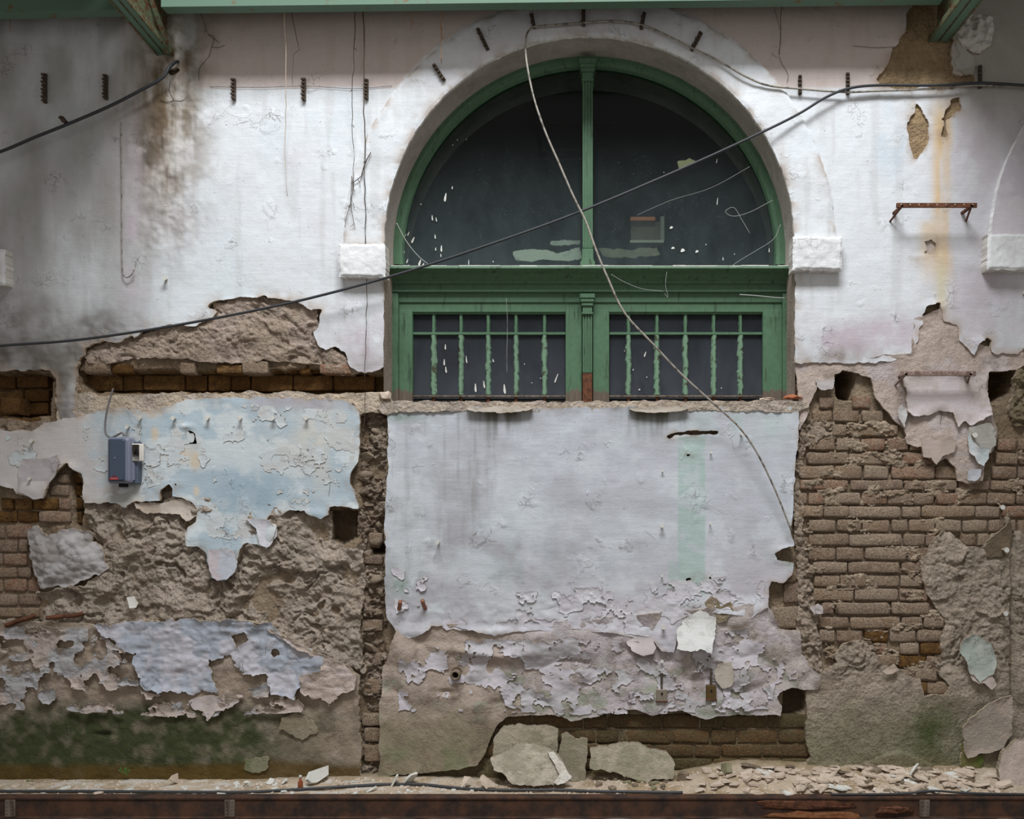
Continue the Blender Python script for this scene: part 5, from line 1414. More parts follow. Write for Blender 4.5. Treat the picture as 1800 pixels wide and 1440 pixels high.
tag(tube('cable', [PV(-80, 292, .13), PV(0, 267, .12), PV(60, 242, .12), PV(120, 218, .12), PV(190, 188, .11), PV(245, 160, .10), PV(285, 137, .09), PV(298, 118, .075), PV(311, 108, .04), PV(314, 112, .01)], .0085, M['black_cable']),
    'black cable sagging from the hole under the left roof beam to the left edge', 'cable')
tag(tube('wire', [PV(213, 214, .045), PV(214, 300, .046), PV(214, 360, .045), PV(214, 420, .045), PV(215, 472, .045), PV(217, 484, .05), PV(224, 488, .055), PV(232, 482, .055), PV(236, 474, .05)], .0032, M['grey_cable']),
    'thin grey wire running down the left plaster to a small hook', 'wire')
tag(tube('cable', [PV(199, 683, .10), PV(194, 700, .10), PV(188, 722, .10), PV(185, 745, .10), PV(186, 762, .105), PV(194, 769, .11), PV(206, 765, .115), PV(214, 761, .12), PV(218, 766, .12)], .0052, simple('lead_cable', srgb(112, 108, 108), .6)),
    'short grey lead coiling up out of the blue meter box', 'cable')
gc = [(-60, 1398, .25), (0, 1396, .25), (150, 1391, .26), (290, 1394, .27), (420, 1388, .26), (470, 1385, .25), (540, 1380, .23), (600, 1371, .2), (660, 1366, .17), (700, 1365, .16), (745, 1367, .17), (800, 1376, .2), (860, 1383, .23), (920, 1384, .24), (985, 1385, .24), (1040, 1392, .26), (1100, 1396, .27), (1160, 1397, .275), (1200, 1400, .28)]
tag(tube('cable', [Vector((float(P(u, v, d)[0]), -d, float(ledge_h(np.array([float(P(u, v, d)[0])]), np.array([-d]))[0]) + .010)) for u, v, d in gc], .0075, M['black_cable']), 'black cable lying along the ledge over the rubble', 'cable')
tag(tube('cable', [Vector((float(P(u, 0, .31)[0]), -.315, z)) for u, z in ((1460, .012), (1540, .012), (1590, .016), (1640, .03), (1700, .018), (1800, .012), (1900, .012))], .006, M['black_cable']), 'black cable resting on the rail at the right end', 'cable')

# ------------------------------------------------------------------ cable clips on the plaster
def clip_thing(u, v, ang, ln, label, d=.032, light=False):
    o = empty('cable_clip', tuple(PV(u, v, d)))
    o.rotation_euler = (0, ang, 0)
    L = ln * S
    MB().box((-.009, -.012, -L / 2), (.009, .004, L / 2), .002).build('strip', M['clip'], o)
    n = max(4, int(ln / 6))
    for k in range(n):
        z = -L / 2 + (k + .5) * L / n
        MB().box((-.011 - .003 * (k % 2), -.024, z - .0055), (.005, -.008, z + .0055), .0015).build('tooth', M['clip'], o)
    tag(o, label, 'clip', 'cable clips on the plaster')
    return o
for (u, v, an, ln, lab) in [
 (80, 156, 0, 52, 'dark toothed cable clip near the left edge, first of the row'), (187, 154, 0, 44, 'dark toothed cable clip just above the sagging black cable'),
 (412, 158, 0, 38, 'small cable clip right of the brown water stain'), (535, 158, 0, 40, 'cable clip between the hanging roots on the white wall'),
 (645, 158, 0, 36, 'cable clip nearest the arch on its left, crossed by a root'), (772, 128, -.6, 34, 'slanted clip low on the left of the arch moulding'),
 (849, 70, -.45, 42, 'slanted double clip on the upper left of the arch moulding'), (937, 38, -.2, 26, 'clip where the loose grey cable starts'),
 (1026, 32, 0, 30, 'clip at the crown of the arch'), (1130, 38, .2, 30, 'clip right of the arch crown holding the cable'),
 (1224, 74, .5, 36, 'slanted clip on the upper right of the arch moulding'), (1406, 150, 0, 34, 'clip on the cable just right of the arch'),
 (1490, 148, 0, 38, 'clip where the diagonal black cable meets the wall'), (1722, 136, 0, 40, 'clip holding both cables beneath the crumpled plaster'),
 (114, 212, -.7, 14, 'tiny hook clip sitting on the sagging black cable')]:
    clip_thing(u, v, an, ln, lab, .05 if 700 < u < 1300 else (.11 if u == 114 else .034))

# ------------------------------------------------------------------ nails and pegs
def nail(u, v, ln, r, label, d0=.03, mat=None, group='nails in the plaster', droop=0.0, du=0):
    a = PV(u, v, d0 - .01); b = PV(u, v, d0) + Vector((du * S, -ln, -droop))
    e = empty('nail', tuple(a)); tag(e, label, 'nail', group)
    V, F = tube_data([Vector((0, 0, 0)), b - a], r, 6); mesh_obj('shank', V, F, M['nail'], e)
    h = b - a
    V, F = tube_data([h, h + Vector((0, -.004, 0))], r * 1.7, 7); mesh_obj('head', V, F, M['chip_white'], e)
    return e
for i, u in enumerate((228, 250, 309, 368, 425, 483, 541)):
    nail(u, 736 if u != 228 else 751, .034, .0075, ['lowest nail of the row above the meter box', 'second nail of the row, above the meter box', 'third nail from the left in the row on the blue panel', 'fourth nail in the row on the blue panel', 'fifth nail in the row on the blue panel', 'sixth nail in the row on the blue panel', 'rightmost nail in the row on the blue panel'][i])
for (u, v, ln, r, lab, dr) in [
 (60, 776, .03, .007, 'peg in the flaking plaster left of the meter box', 0), (57, 842, .03, .006, 'peg low on the flaking flap at far left', 0),
 (772, 953, .06, .007, 'nail with a long shadow, left half of the white panel', 0), (1163, 924, .035, .007, 'white peg beside the mint strip', 0),
 (1164, 828, .02, .004, 'small nail left of the mint strip, upper', 0), (1249, 796, .02, .004, 'small nail right of the mint strip, upper', 0), (1248, 921, .025, .004, 'small nail right of the mint strip, middle', 0),
 (1163, 1012, .02, .004, 'small nail left of the mint strip, lower', 0), (1165, 1100, .05, .009, 'white peg at the torn lower edge of the white panel', 0), (1302, 764, .05, .006, 'nail at the top right of the white panel by the loose cable', 0),
 (293, 492, .03, .008, 'rusty plug below the brown water stain', 0), (1163, 1161, .03, .006, 'small pale square peg above the rusty bracket plate', 0),
 (1707, 766, .05, .009, 'wooden peg in the hanging right-hand flap', 0), (1758, 892, .03, .008, 'pale peg in the brick course at right', 0), (1762, 966, .05, .009, 'pale peg inside the torn render flap', 0), (1762, 1077, .04, .008, 'pale peg low on the rough right render', 0)]:
    nail(u, v, ln, r, lab, .034, None, 'nails in the plaster', dr)
for (u, v, du, lab) in ((703, 1066, -2, 'left of two broken pipe stubs at the lower left of the white panel'), (744, 1064, 4, 'right of two broken pipe stubs at the lower left of the white panel')):
    tag(tube('pipe_stub', [PV(u + du, v + 6, .03), PV(u, v - 2, .07), PV(u - du * .3, v - 8, .10)], .012, simple('copper_stub', srgb(150, 104, 80), .6, .2)), lab, 'pipe', 'broken pipe stubs')

# ------------------------------------------------------------------ rusty wall brackets
def wall_bracket(u0, u1, v, depth, label, mat, thick=.010):
    a = PV(u0, v, .03 + depth); b = PV(u1, v, .03 + depth)
    e = empty('wall_bracket', ((a.x + b.x) / 2, -.03, a.z)); tag(e, label, 'bracket', 'rusty wall brackets')
    hw = (b.x - a.x) / 2
    MB().box((-hw, -depth, -.012), (hw, -depth + thick, .014), .002).build('bar', mat, e)
    for s_ in (-1, 1):
        MB().box((s_ * (hw - .03) - .009, -depth, -.010), (s_ * (hw - .03) + .009, .02, .004), .002).build('arm', mat, e)
        V, F = tube_data([Vector((s_ * (hw - .03), -depth + .01, -.006)), Vector((s_ * (hw - .005), .015, -.055))], .006, 6); mesh_obj('stay', V, F, mat, e)
    for k in range(9):
        x = -hw + (k + .5) * 2 * hw / 9
        MB().box((x - .003, -depth - .002, .001), (x + .003, -depth + .004, .007)).build('rivet', M['chip'], e)
    return e
wall_bracket(1576, 1718, 361, .13, 'rusty rack bar on two arms high on the right wall', M['rust'])
wall_bracket(1583, 1716, 657, .10, 'weathered rack bar over the torn right plaster', simple('old_bracket', srgb(140, 118, 110), .8, 0, .3, 30, .002, srgb(104, 84, 76)))
for (v, lab) in ((432, 'white bracket end at right edge on the impost block'), (516, 'white bracket end at right edge below the impost block'), (612, 'white bracket end at right edge above the rough hole')):
    e = empty('bracket_end', tuple(PV(1806, v, .03))); tag(e, lab, 'bracket')
    MB().box((-.03, -.09, -.008), (.05, .03, .008), .002).build('arm', M['chip_white'], e)
    MB().box((-.03, -.105, -.02), (-.012, -.085, .012), .002).build('end_cap', M['rust'], e)
# electrical back plates on the torn render
for (u, v, lab) in ((1163, 1222, 'grey metal switch plate below the mint strip with a torn slot'), (1250, 1217, 'rusty recessed switch box right of the grey plate')):
    e = empty('switch_plate', tuple(PV(u, v, .05))); tag(e, lab, 'plate')
    mt = simple('plate_metal', srgb(140, 130, 116), .6, .3) if u < 1200 else simple('plate_rust', srgb(92, 72, 40), .7, .2)
    w, h = (.030, .034) if u < 1200 else (.028, .040)
    MB().box((-w, -.012, -h), (w, .02, h), .003).build('plate', mt, e)
    MB().box((-.005, -.016, .004), (.006, -.010, .016), .001).build('screw_hole', M['dark'], e)
    MB().box((-w - .004, -.014, -h - .004), (w + .004, .0, -h + .004), .002).build('lower_rim', M['rust'], e)
    MB().box((-.006, -.008, h), (.006, .01, h + .09), .002).build('conduit_strip', M['clip'], e)
# iron rods in the rubble at far left
for (pts, lab) in (([(10, 1100), (30, 1092), (55, 1085), (60, 1080)], 'bent rusty rod at the far left, lower one'), ([(82, 1087), (105, 1084), (130, 1082), (146, 1078)], 'rusty pipe end in the rubble left of the mossy render')):
    tag(tube('rusty_rod', [PV(u, v, .06 - .01 * i) for i, (u, v) in enumerate(pts)], .013, M['rust']), lab, 'rod')
# pipe end standing out of the rippled render
e = empty('pipe_socket', tuple(PV(802, 1185, .02))); tag(e, 'round broken pipe mouth in the rippled render', 'pipe')
V, F = [], []
for i in range(20):
    t = 2 * math.pi * i / 20
    for (r, y) in ((.026, .03), (.028, -.045), (.018, -.045), (.016, .03)): V.append((r * math.cos(t), y, r * math.sin(t)))
for i in range(20):
    for k in range(3): F.append((i * 4 + k, ((i + 1) % 20) * 4 + k, ((i + 1) % 20) * 4 + k + 1, i * 4 + k + 1))
mesh_obj('rim', V, F, M['stone'], e, True)
mesh_obj('bore', [(.017 * math.cos(2 * math.pi * i / 12), -.005, .017 * math.sin(2 * math.pi * i / 12)) for i in range(12)] + [(.017 * math.cos(2 * math.pi * i / 12), .02, .017 * math.sin(2 * math.pi * i / 12)) for i in range(12)],
         [tuple(range(12))] + [(i, (i + 1) % 12, 12 + (i + 1) % 12, 12 + i) for i in range(12)], M['dark'], e)

# ------------------------------------------------------------------ the meter box
def rounded_box(lo, hi, r, n=4):
    """box with rounded vertical edges and softened front"""
    x0, y0, z0 = lo; x1, y1, z1 = hi
    def outline(ins, rr):
        pts = []
        for (cx, cz, a0) in ((x1 - ins - rr, z1 - ins - rr, 0), (x0 + ins + rr, z1 - ins - rr, 90), (x0 + ins + rr, z0 + ins + rr, 180), (x1 - ins - rr, z0 + ins + rr, 270)):
            for k in range(n + 1):
                t = math.radians(a0 + 90 * k / n); pts.append((cx + rr * math.cos(t), cz + rr * math.sin(t)))
        return pts
    rings = [(y1, 0, r), (y0 + r, 0, r), (y0 + r * .45, r * .12, r), (y0 + r * .15, r * .4, r), (y0, r * .9, r * .8)]
    V, F = [], []; m = 4 * (n + 1)
    for (y, ins, rr) in rings: V += [(x, y, z) for x, z in outline(ins, rr)]
    for i in range(len(rings) - 1):
        for k in range(m): F.append((i * m + k, i * m + (k + 1) % m, (i + 1) * m + (k + 1) % m, (i + 1) * m + k))
    F.append(tuple(range(m))); F.append(tuple((len(rings) - 1) * m + k for k in range(m))[::-1])
    return V, F
mb_ = empty('electric_meter', tuple(PV(214, 850, .03))); tag(mb_, 'blue-grey electric meter box on the pale blue panel with white socket', 'meter')
def mpart(nm, V, F, mat, smooth=False):
    o = mesh_obj(nm, V, F, mat, mb_, smooth); o.matrix_parent_inverse = Matrix.Translation(-mb_.location); return o
cov = simple('meter_cover', srgb(66, 78, 96), .4, 0, .08, 6, .0002); edge_m = simple('meter_edge', srgb(124, 128, 146), .45, 0, .1, 12, .0004)
a, b = PV(187, 850, .130), PV(227, 768, .130)
def flat_front(o):
    me = o.data; me.polygons[len(me.polygons) - 1].use_smooth = False; me.polygons[len(me.polygons) - 2].use_smooth = False
V, F = rounded_box((a.x, -.126, a.z), (b.x, -.066, b.z), .016); flat_front(mpart('housing', V, F, edge_m, True))
w = b.x - a.x
V, F = rounded_box((a.x + .010, -.132, a.z + .012), (b.x - .022, -.115, b.z - .010), .010); cv = mpart('cover', V, F, cov, True); flat_front(cv)
a2, b2 = PV(206, 851, .075), PV(243, 776, .075)
V, F = rounded_box((a2.x, -.080, a2.z), (b2.x, -.030, b2.z), .008); mpart('back_plate', V, F, simple('meter_back', srgb(84, 94, 110), .5))
a3, b3 = PV(231, 811, .095), PV(247, 780, .095)
V, F = rounded_box((a3.x, -.098, a3.z), (b3.x, -.06, b3.z), .006); sk = mpart('socket', V, F, simple('socket_white', srgb(226, 220, 210), .5), True); sk['label'] = 'cream white socket'
c3 = PV(242, 797, .099)
hole = MB(); V, F = tube_data([Vector((c3.x, -.096, c3.z)), Vector((c3.x, -.1005, c3.z))], .008, 10); o = mesh_obj('socket_hole', V, F, M['dark'], sk)
a4, b4 = PV(228, 845, .09), PV(236, 812, .09)
V, F = rounded_box((a4.x, -.092, a4.z), (b4.x, -.05, b4.z), .005); mpart('terminal', V, F, edge_m)
st = MB().box((a.x + .020, -.1335, a.z + .020), (a.x + .068, -.1315, a.z + .034)).build('sticker', simple('red_sticker', srgb(150, 44, 52), .5), cv); st['label'] = 'small red sticker'
st2 = MB().box((a.x + .036, -.1335, a.z + .038), (a.x + .052, -.1315, a.z + .046)).build('sticker', simple('red_sticker_dark', srgb(112, 44, 58), .5), cv)
st3 = MB().box((a.x + .026, -.1342, a.z + .025), (a.x + .062, -.1332, a.z + .029)).build('sticker_print', simple('sticker_print', srgb(206, 120, 118), .5), st)
c4 = PV(202, 805, .132); V, F = tube_data([Vector((c4.x, -.131, c4.z)), Vector((c4.x, -.1345, c4.z))], .0045, 10); mesh_obj('sealing_screw', V, F, edge_m, cv)
MB().box((a2.x + .02, -.10, a2.z - .018), (a2.x + .05, -.05, a2.z + .004), .003).build('cable_gland', M['dark'], mb_).matrix_parent_inverse = Matrix.Translation(-mb_.location)

# ------------------------------------------------------------------ hanging roots and tendrils
def root(pts, r, mat, label, twigs=0, dd=.2):
    e = empty('hanging_root', tuple(PV(pts[0][0], pts[0][1], dd)))
    tag(e, label, 'root', 'roots hanging from the roof')
    P3 = []
    for i in range(len(pts) - 1):
        (u0, v0), (u1, v1) = pts[i], pts[i + 1]
        n = max(2, int(abs(v1 - v0) / 16))
        for k in range(n): t = k / n; P3.append(PV(u0 + (u1 - u0) * t + random.uniform(-1, 1), v0 + (v1 - v0) * t, dd - (dd - .06) * min(1, (v0 + (v1 - v0) * t) / 250)) - e.location)
    P3.append(PV(*pts[-1], max(.05, dd - (dd - .06) * min(1, pts[-1][1] / 250))) - e.location)
    V, F = tube_data(P3, list(np.linspace(r, r * .45, len(P3))), 5)
    mesh_obj('strand', V, F, mat, e, True)
    for k in range(twigs):
        p = P3[int(len(P3) * (k + .5) / (twigs + 1))]
        q = p + Vector((random.uniform(-.02, .02), random.uniform(-.01, .01), random.uniform(-.05, -.01)))
        V, F = tube_data([p, (p + q) / 2 + Vector((.006, 0, 0)), q], r * .6, 4); mesh_obj('twig', V, F, mat, e)
root([(500, -20), (499, 25), (502, 80), (503, 150), (501, 270), (505, 345)], .0032, M['chip'], 'pale thin root over the white wall, leftmost of the long ones', 0)
root([(515, -20), (514, 30), (522, 70), (526, 88), (515, 96), (514, 150)], .0022, M['root_dark'], 'short kinked tendril beside the pale root', 0)
root([(622, -20), (624, 30), (622, 120), (620, 135), (619, 220), (622, 280), (620, 330)], .0032, M['root_dark'], 'dark tendril with reddish top, middle of the hanging roots', 4)
root([(637, -20), (639, 30), (641, 70), (640, 110), (639, 180), (642, 250), (640, 300), (643, 380), (642, 440), (645, 520), (643, 600), (641, 660), (642, 725), (638, 770)], .0036, M['root_dark'], 'longest dark tendril trailing down past the left impost block', 0)
root([(722, -20), (722, 20), (722, 52)], .0035, M['root'], 'short brown root hanging left of the arch', 3)
root([(775, -20), (776, 30), (775, 80), (776, 112)], .0042, M['root'], 'rusty brown root hanging in front of the arch moulding', 6)
root([(14, -20), (15, 15), (17, 36), (18, 56)], .004, M['root'], 'short pale root at the top left corner', 3)
root([(1374, -20), (1373, 30), (1372, 70), (1369, 96)], .0026, M['root_dark'], 'dark tendril with a hooked end right of the arch', 1)

root([(652, 268), (640, 292), (634, 310), (622, 320), (619, 345), (612, 372), (606, 400)], .0030, M['root_dark'], 'dead dark tendril clinging beside the left arch moulding', 5, .055)
root([(618, 310), (616, 350), (622, 392), (624, 404)], .0022, M['root_dark'], 'short wispy tendril just above the left impost block', 3, .055)
# cobwebs
for (pts, d, r, lab) in [
 ([(697, 392), (715, 425), (735, 450), (752, 464)], -.05, .0022, 'stringy cobweb at the lower left of the fanlight'),
 ([(1358, 352), (1320, 372), (1290, 380), (1275, 372), (1290, 365), (1305, 388), (1318, 410)], -.06, .0012, 'stringy cobweb at the right of the fanlight'),
 ([(1372, 395), (1360, 420), (1330, 440), (1300, 458), (1286, 468)], -.06, .0012, 'thin cobweb at the lower right of the fanlight'),
 ([(1318, 293), (1250, 330), (1180, 352), (1120, 378)], -.05, .0008, 'faint straight cobweb thread across the right fanlight'),
 ([(1074, 482), (1098, 496), (1130, 508), (1166, 512)], -.05, .0012, 'sagging cobweb under the transom, right half'),
 ([(1172, 478), (1170, 500), (1174, 522), (1168, 516)], -.05, .0012, 'short looped cobweb hanging from the transom'),
 ([(890, 525), (892, 570), (891, 620), (891, 655)], -.13, .0011, 'straight dusty thread before the left casement'),
 ([(1300, 518), (1330, 520), (1360, 523), (1380, 524)], -.12, .003, 'dusty cobweb at the top right casement corner')]:
    tag(tube('cobweb', [PV(u, v, d) for u, v in pts], r, M['web'], None, 4), lab, 'cobweb')

# ------------------------------------------------------------------ fallen slabs leaning at the foot of the wall
def slab(name, poly, dtop, dbot, c0, c1, label, seed, thick=.03, rag=2.5):
    v0 = min(p[1] for p in poly); v1 = max(p[1] for p in poly)
    o = patch(name, poly, lambda u, v: dtop + (dbot - dtop) * np.clip((v - v0) / (v1 - v0), -.1, 1.1) + 0 * u, M['worn'], col_flake(c0, c1, .8, seed), g=1.5, rag=rag, ragf=.06, amp=.004, rough=.002, rfreq=.06, thick=thick, seed=seed, back=True, edgecol=srgb(150, 138, 120))
    return tag(o, label, 'plaster slab', 'fallen slabs at the foot of the wall')
slab('plaster_slab', [(872, 1290), (885, 1278), (908, 1274), (935, 1278), (960, 1276), (982, 1284), (980, 1312), (976, 1328), (978, 1374), (900, 1378), (872, 1350), (864, 1320)], .05, .10, srgb(164, 154, 136), srgb(138, 132, 112), 'large grey-green slab leaning behind the broken one', 2)
slab('plaster_slab', [(862, 1334), (884, 1324), (906, 1310), (932, 1308), (956, 1312), (974, 1322), (990, 1342), (997, 1356), (976, 1374), (974, 1381), (915, 1382), (900, 1378), (884, 1360), (868, 1354)], .12, .19, srgb(188, 178, 162), srgb(158, 150, 132), 'mottled grey slab with a white broken edge, nearest the cable', 3)
slab('plaster_slab', [(960, 1320), (974, 1322), (990, 1342), (998, 1356), (1005, 1366), (998, 1374), (980, 1381), (972, 1376), (984, 1362), (976, 1345)], .150, .205, srgb(222, 216, 206), srgb(204, 194, 180), 'bright white broken piece on the mottled slab', 4, .012, 1.5)
slab('plaster_slab', [(987, 1292), (996, 1289), (1012, 1298), (1033, 1299), (1032, 1340), (1028, 1374), (1004, 1374), (984, 1350), (978, 1330), (984, 1315)], .04, .09, srgb(150, 142, 124), srgb(132, 126, 106), 'narrow upright grey slab between the two larger slabs', 5)
slab('plaster_slab', [(1039, 1318), (1050, 1312), (1080, 1310), (1100, 1306), (1128, 1309), (1145, 1318), (1172, 1322), (1176, 1330), (1186, 1342), (1182, 1368), (1150, 1368), (1134, 1378), (1110, 1368), (1086, 1360), (1060, 1352), (1036, 1352)], .10, .14, srgb(178, 168, 150), srgb(150, 146, 124), 'wide grey-green slab propped against the dark bricks', 6)
slab('plaster_slab', [(1764, 1318), (1790, 1302), (1815, 1296), (1850, 1330), (1860, 1390), (1800, 1392), (1778, 1384), (1756, 1372), (1756, 1350)], .12, .20, srgb(188, 172, 162), srgb(176, 162, 150), 'pinkish-grey slab at the right edge of the ledge', 7)

# ------------------------------------------------------------------ chips and crumbs on the ledge
CH = {}
def chip_mesh(i, mat):
    r = np.random.default_rng(300 + i); n = int(r.integers(5, 9)); V = []
    an = np.sort(r.random(n) * 2 * math.pi); rad = .35 + .3 * r.random(n)
    for zz_ in (-.5, .5):
        for a_, q in zip(an, rad): V.append((q * math.cos(a_) * (1 if zz_ < 0 else .93), q * math.sin(a_) * (1 if zz_ < 0 else .93), zz_ + .25 * (r.random() - .5)))
    F = [tuple(range(n))[::-1], tuple(range(n, 2 * n))] + [(k, (k + 1) % n, n + (k + 1) % n, n + k) for k in range(n)]
    me = bpy.data.meshes.new('chip_shape'); me.from_pydata(V, [], F); me.materials.append(mat); me.update(); return me
for key in ('chip', 'chip_white', 'chip_green', 'stone'): CH[key] = [chip_mesh(i, M[key]) for i in range(8)]
def chip(u, d, size, thick, key, label, tilt=.25, group=None, name='plaster_chip', rx=None):
    o = bpy.data.objects.new(name, random.choice(CH[key])); COL.objects.link(o)
    x = float(P(u, 1380, d)[0])
    rx = random.uniform(-tilt, tilt) if rx is None else rx
    o.location = (x, -d, float(ledge_h(np.array([x]), np.array([-d]))[0]) + thick * .45 + abs(math.sin(rx)) * size * .34)
    o.scale = (size, size * random.uniform(.7, 1.1), thick)
    o.rotation_euler = (rx, random.uniform(-tilt, tilt) * .6, random.uniform(0, 6.28))
    if label: tag(o, label, 'plaster chip', group)
    return o
for i in range(170):
    u = random.triangular(1190, 1830, 1600)
    d = random.uniform(.05, .275)
    key = random.choices(('chip', 'chip_white', 'stone'), (7, 1.2, 1))[0]
    what = {'chip': 'beige broken plaster chip', 'chip_white': 'white broken plaster chip', 'stone': 'brownish mortar chip'}[key]
    where = 'in the rubble right of the wide slab' if u < 1420 else ('in the thick of the right-hand rubble heap' if u < 1640 else 'in the rubble near the pinkish slab at the right edge')
    sz_ = random.uniform(.04, .125)
    what = ('small ' if sz_ < .065 else ('mid-sized ' if sz_ < .095 else 'large ')) + what
    chip(u, d, sz_, random.uniform(.006, .013), key, what + ' ' + where, .28, 'chips heaped on the right of the ledge')
for i in range(60):
    u = random.uniform(-20, 860)
    key = random.choices(('chip', 'chip_white'), (2, 3))[0]
    where = 'on the ledge left of the little weed' if u < 225 else ('on the ledge between the weed and the brown bottle' if u < 528 else 'on the ledge between the brown bottle and the leaning slabs')
    chip(u, random.uniform(.10, .27), random.uniform(.02, .06), random.uniform(.004, .009), key, ('thin beige plaster flake ' if key == 'chip' else 'thin white plaster flake ') + where, .12, 'flakes strewn on the left of the ledge')
for i in range(14):
    chip(random.uniform(1040, 1200), random.uniform(.08, .24), random.uniform(.03, .06), .012, random.choice(('chip_green', 'stone')), 'mossy chip on the bare earth under the wide slab', .3, 'mossy chips under the wide slab')
for (u, d, sz, th, key, rx, lab) in [
 (560, .12, .15, .018, 'chip_white', 1.2, 'upright bluish-white plaster piece at the foot of the left wall'), (722, .14, .11, .014, 'chip_white', .9, 'white triangular chip behind the ledge cable'),
 (694, .15, .08, .012, 'chip_white', 1.1, 'small pointed white chip left of the triangular one'), (858, .18, .13, .016, 'chip', .8, 'flat cream chip just left of the leaning slabs'),
 (812, .17, .09, .012, 'chip', .6, 'small cream chip beside the flat cream one'), (1606, .13, .10, .010, 'chip_white', 1.1, 'bright white chip crowning the right heap'),
 (1600, .2, .07, .012, 'chip_white', .5, 'smaller white chip below the bright one on the right heap'), (1280, .12, .10, .05, 'chip_green', .3, 'mossy stone on the earth before the damp bricks'),
 (1200, .14, .09, .04, 'stone', .2, 'brown stone at the end of the wide slab'), (306, .12, .075, .008, 'chip', 1.3, 'upright cream flake against the mossy foot'),
 (476, .14, .06, .01, 'chip_white', .8, 'small white flake left of the bottle neck'), (500, .14, .05, .01, 'chip_white', .8, 'smallest white flake beside the bottle neck'), (436, .15, .05, .01, 'chip_white', .9, 'white flake by the start of the cable bend')]:
    chip(u, d, sz, th, key, lab, .2, None, 'plaster_chip', rx)
# crumbs nobody could count
V, F = [], []
for i in range(2600):
    x = random.uniform(-3.2, 3.3); y = -random.uniform(.05, .275); u = 900 + x / S
    if u < 1000 and random.random() < .45: continue
    s_ = random.uniform(.003, .012)
    z = float(0)
    V.append((x, y, s_))
pts = np.array(V); zz_ = ledge_h(pts[:, 0], pts[:, 1])
VV, FF = [], []
for (x, y, s_), z in zip(pts, zz_):
    n0 = len(VV)
    for k in range(4):
        a_ = k * 1.57 + random.random(); VV.append((x + s_ * math.cos(a_), y + s_ * math.sin(a_), z - .002 + random.random() * s_ * .3))
    VV.append((x + random.uniform(-.3, .3) * s_, y, z + s_ * random.uniform(.4, 1.0)))
    FF += [(n0, n0 + 1, n0 + 4), (n0 + 1, n0 + 2, n0 + 4), (n0 + 2, n0 + 3, n0 + 4), (n0 + 3, n0, n0 + 4)]
tag(mesh_obj('plaster_crumbs', VV, FF, M['chip']), 'fine plaster crumbs scattered all along the ledge', 'crumbs', None, 'stuff')
# odds and ends
e = empty('bottle', tuple(Vector((PV(528, 1385, .2).x, -.2, .0)))); tag(e, 'small broken brown bottle standing on the ledge', 'bottle')
def lathe(nm, prof, mat, parent, n=12):
    V, F = [], []
    for (r, z) in prof:
        for k in range(n): V.append((r * math.cos(2 * math.pi * k / n), r * math.sin(2 * math.pi * k / n), z))
    for i in range(len(prof) - 1):
        for k in range(n): F.append((i * n + k, i * n + (k + 1) % n, (i + 1) * n + (k + 1) % n, (i + 1) * n + k))
    F.append(tuple(range(n))[::-1]); F.append(tuple((len(prof) - 1) * n + k for k in range(n)))
    return mesh_obj(nm, V, F, mat, parent, True)
lathe('body', [(.013, 0), (.014, .006), (.014, .038), (.007, .05), (.006, .066)], simple('brown_glass', srgb(140, 74, 40), .25), e)
lathe('cap', [(.0075, .064), (.0075, .076)], M['chip_white'], e)
e2 = empty('stub', tuple(Vector((PV(653, 1388, .24).x, -.24, float(ledge_h(np.array([PV(653, 1388, .24).x]), np.array([-.24]))[0]) + .012)))); tag(e2, 'short white tube lying on the ledge rubble', 'tube'); e2.rotation_euler = (0, 1.2, .5)
lathe('tube', [(.007, -.03), (.007, .03)], M['chip_white'], e2)
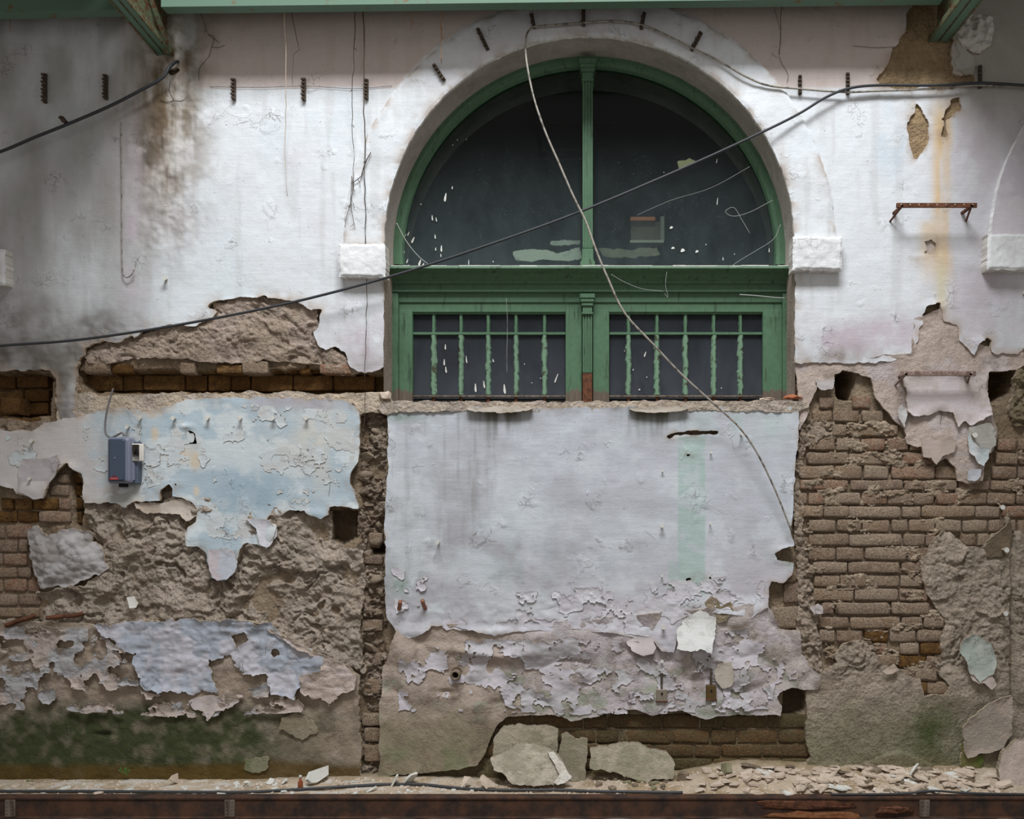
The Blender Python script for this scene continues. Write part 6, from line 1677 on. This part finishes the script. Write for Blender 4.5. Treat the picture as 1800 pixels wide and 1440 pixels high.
# weeds
for (u, v, n, lab) in ((224, 1352, 7, 'little green weed rooted in the mossy foot of the wall'), (55, 1374, 4, 'tiny weed at the far left of the ledge')):
    w_ = empty('weed', tuple(PV(u, v + 10, .05))); tag(w_, lab, 'plant')
    for k in range(n):
        a_ = random.uniform(-1.2, 1.2); L = random.uniform(.015, .04)
        tip = Vector((math.sin(a_) * L, -.015 - random.random() * .02, math.cos(a_) * L + .01))
        V_, F_ = tube_data([Vector((0, 0, 0)), tip * .6, tip], .0012, 4); mesh_obj('stem', V_, F_, M['leaf'], w_)
        mesh_obj('leaf', [tip, tip + Vector((.010, -.004, .005)), tip + Vector((.004, -.006, .016)), tip + Vector((-.008, -.003, .009)), tip + Vector((.001, .002, .007))], [(0, 1, 2, 3), (0, 4, 1), (1, 4, 2), (2, 4, 3), (3, 4, 0)], M['leaf'], w_)
# brick fragment and broken terracotta on the sill
tag(lumpy('brick_fragment', 676, 696, .03, 22, 18, .05, M['chip'], 3, 2), 'chunk of pinkish rubble wedged beside the left foot of the window', 'rubble')
tag(lumpy('terracotta_shard', 1395, 699, .02, 36, 10, .06, simple('terracotta', srgb(168, 104, 72), .9), 6, 2), 'broken terracotta shard on the right end of the sill', 'shard')
tag(lumpy('mortar_crumb', 1346, 702, .02, 30, 8, .05, M['chip'], 7, 2), 'flat mortar crumb on the sill near the terracotta shard', 'rubble')

# hairline cracks in the plaster, plus a hanging wire on the white panel
for pts in ([(352, 20), (358, 40), (366, 60), (376, 64), (372, 84), (366, 100), (352, 118), (350, 140)], [(372, 84), (384, 84), (396, 80)], [(366, 62), (376, 68), (386, 76)], [(300, 140), (298, 160), (304, 176), (290, 180), (280, 176)], [(304, 176), (318, 178), (330, 172)],
    [(370, 153), (450, 154), (540, 152), (620, 155), (690, 152)], [(1500, 80), (1540, 84), (1570, 82)], [(1360, 8), (1372, 60), (1370, 100), (1384, 130), (1384, 146)],
    [(1098, 864), (1104, 876), (1112, 878), (1108, 890), (1104, 908), (1130, 930), (1152, 950)], [(1108, 884), (1120, 884), (1126, 888)], [(578, 834), (580, 850), (578, 872), (578, 890)],
    [(1652, 700), (1651, 716), (1654, 728), (1653, 745)], [(250, 812), (265, 822), (272, 840), (284, 848)], [(900, 1290), (930, 1300)],
    [(160, 1285), (200, 1300), (240, 1330), (300, 1340)], [(1466, 1010), (1466, 1012)]):
    if len(pts) < 3: continue
    hc = []
    for (u, v) in pts: hc.append(PV(u + random.uniform(-1, 1), v + random.uniform(-1, 1), .0365 if 660 < v or u > 1300 or u < 720 else .05))
    tube('hairline_crack_wire', hc, .0011, M['dark'], WALL, 4, 6)
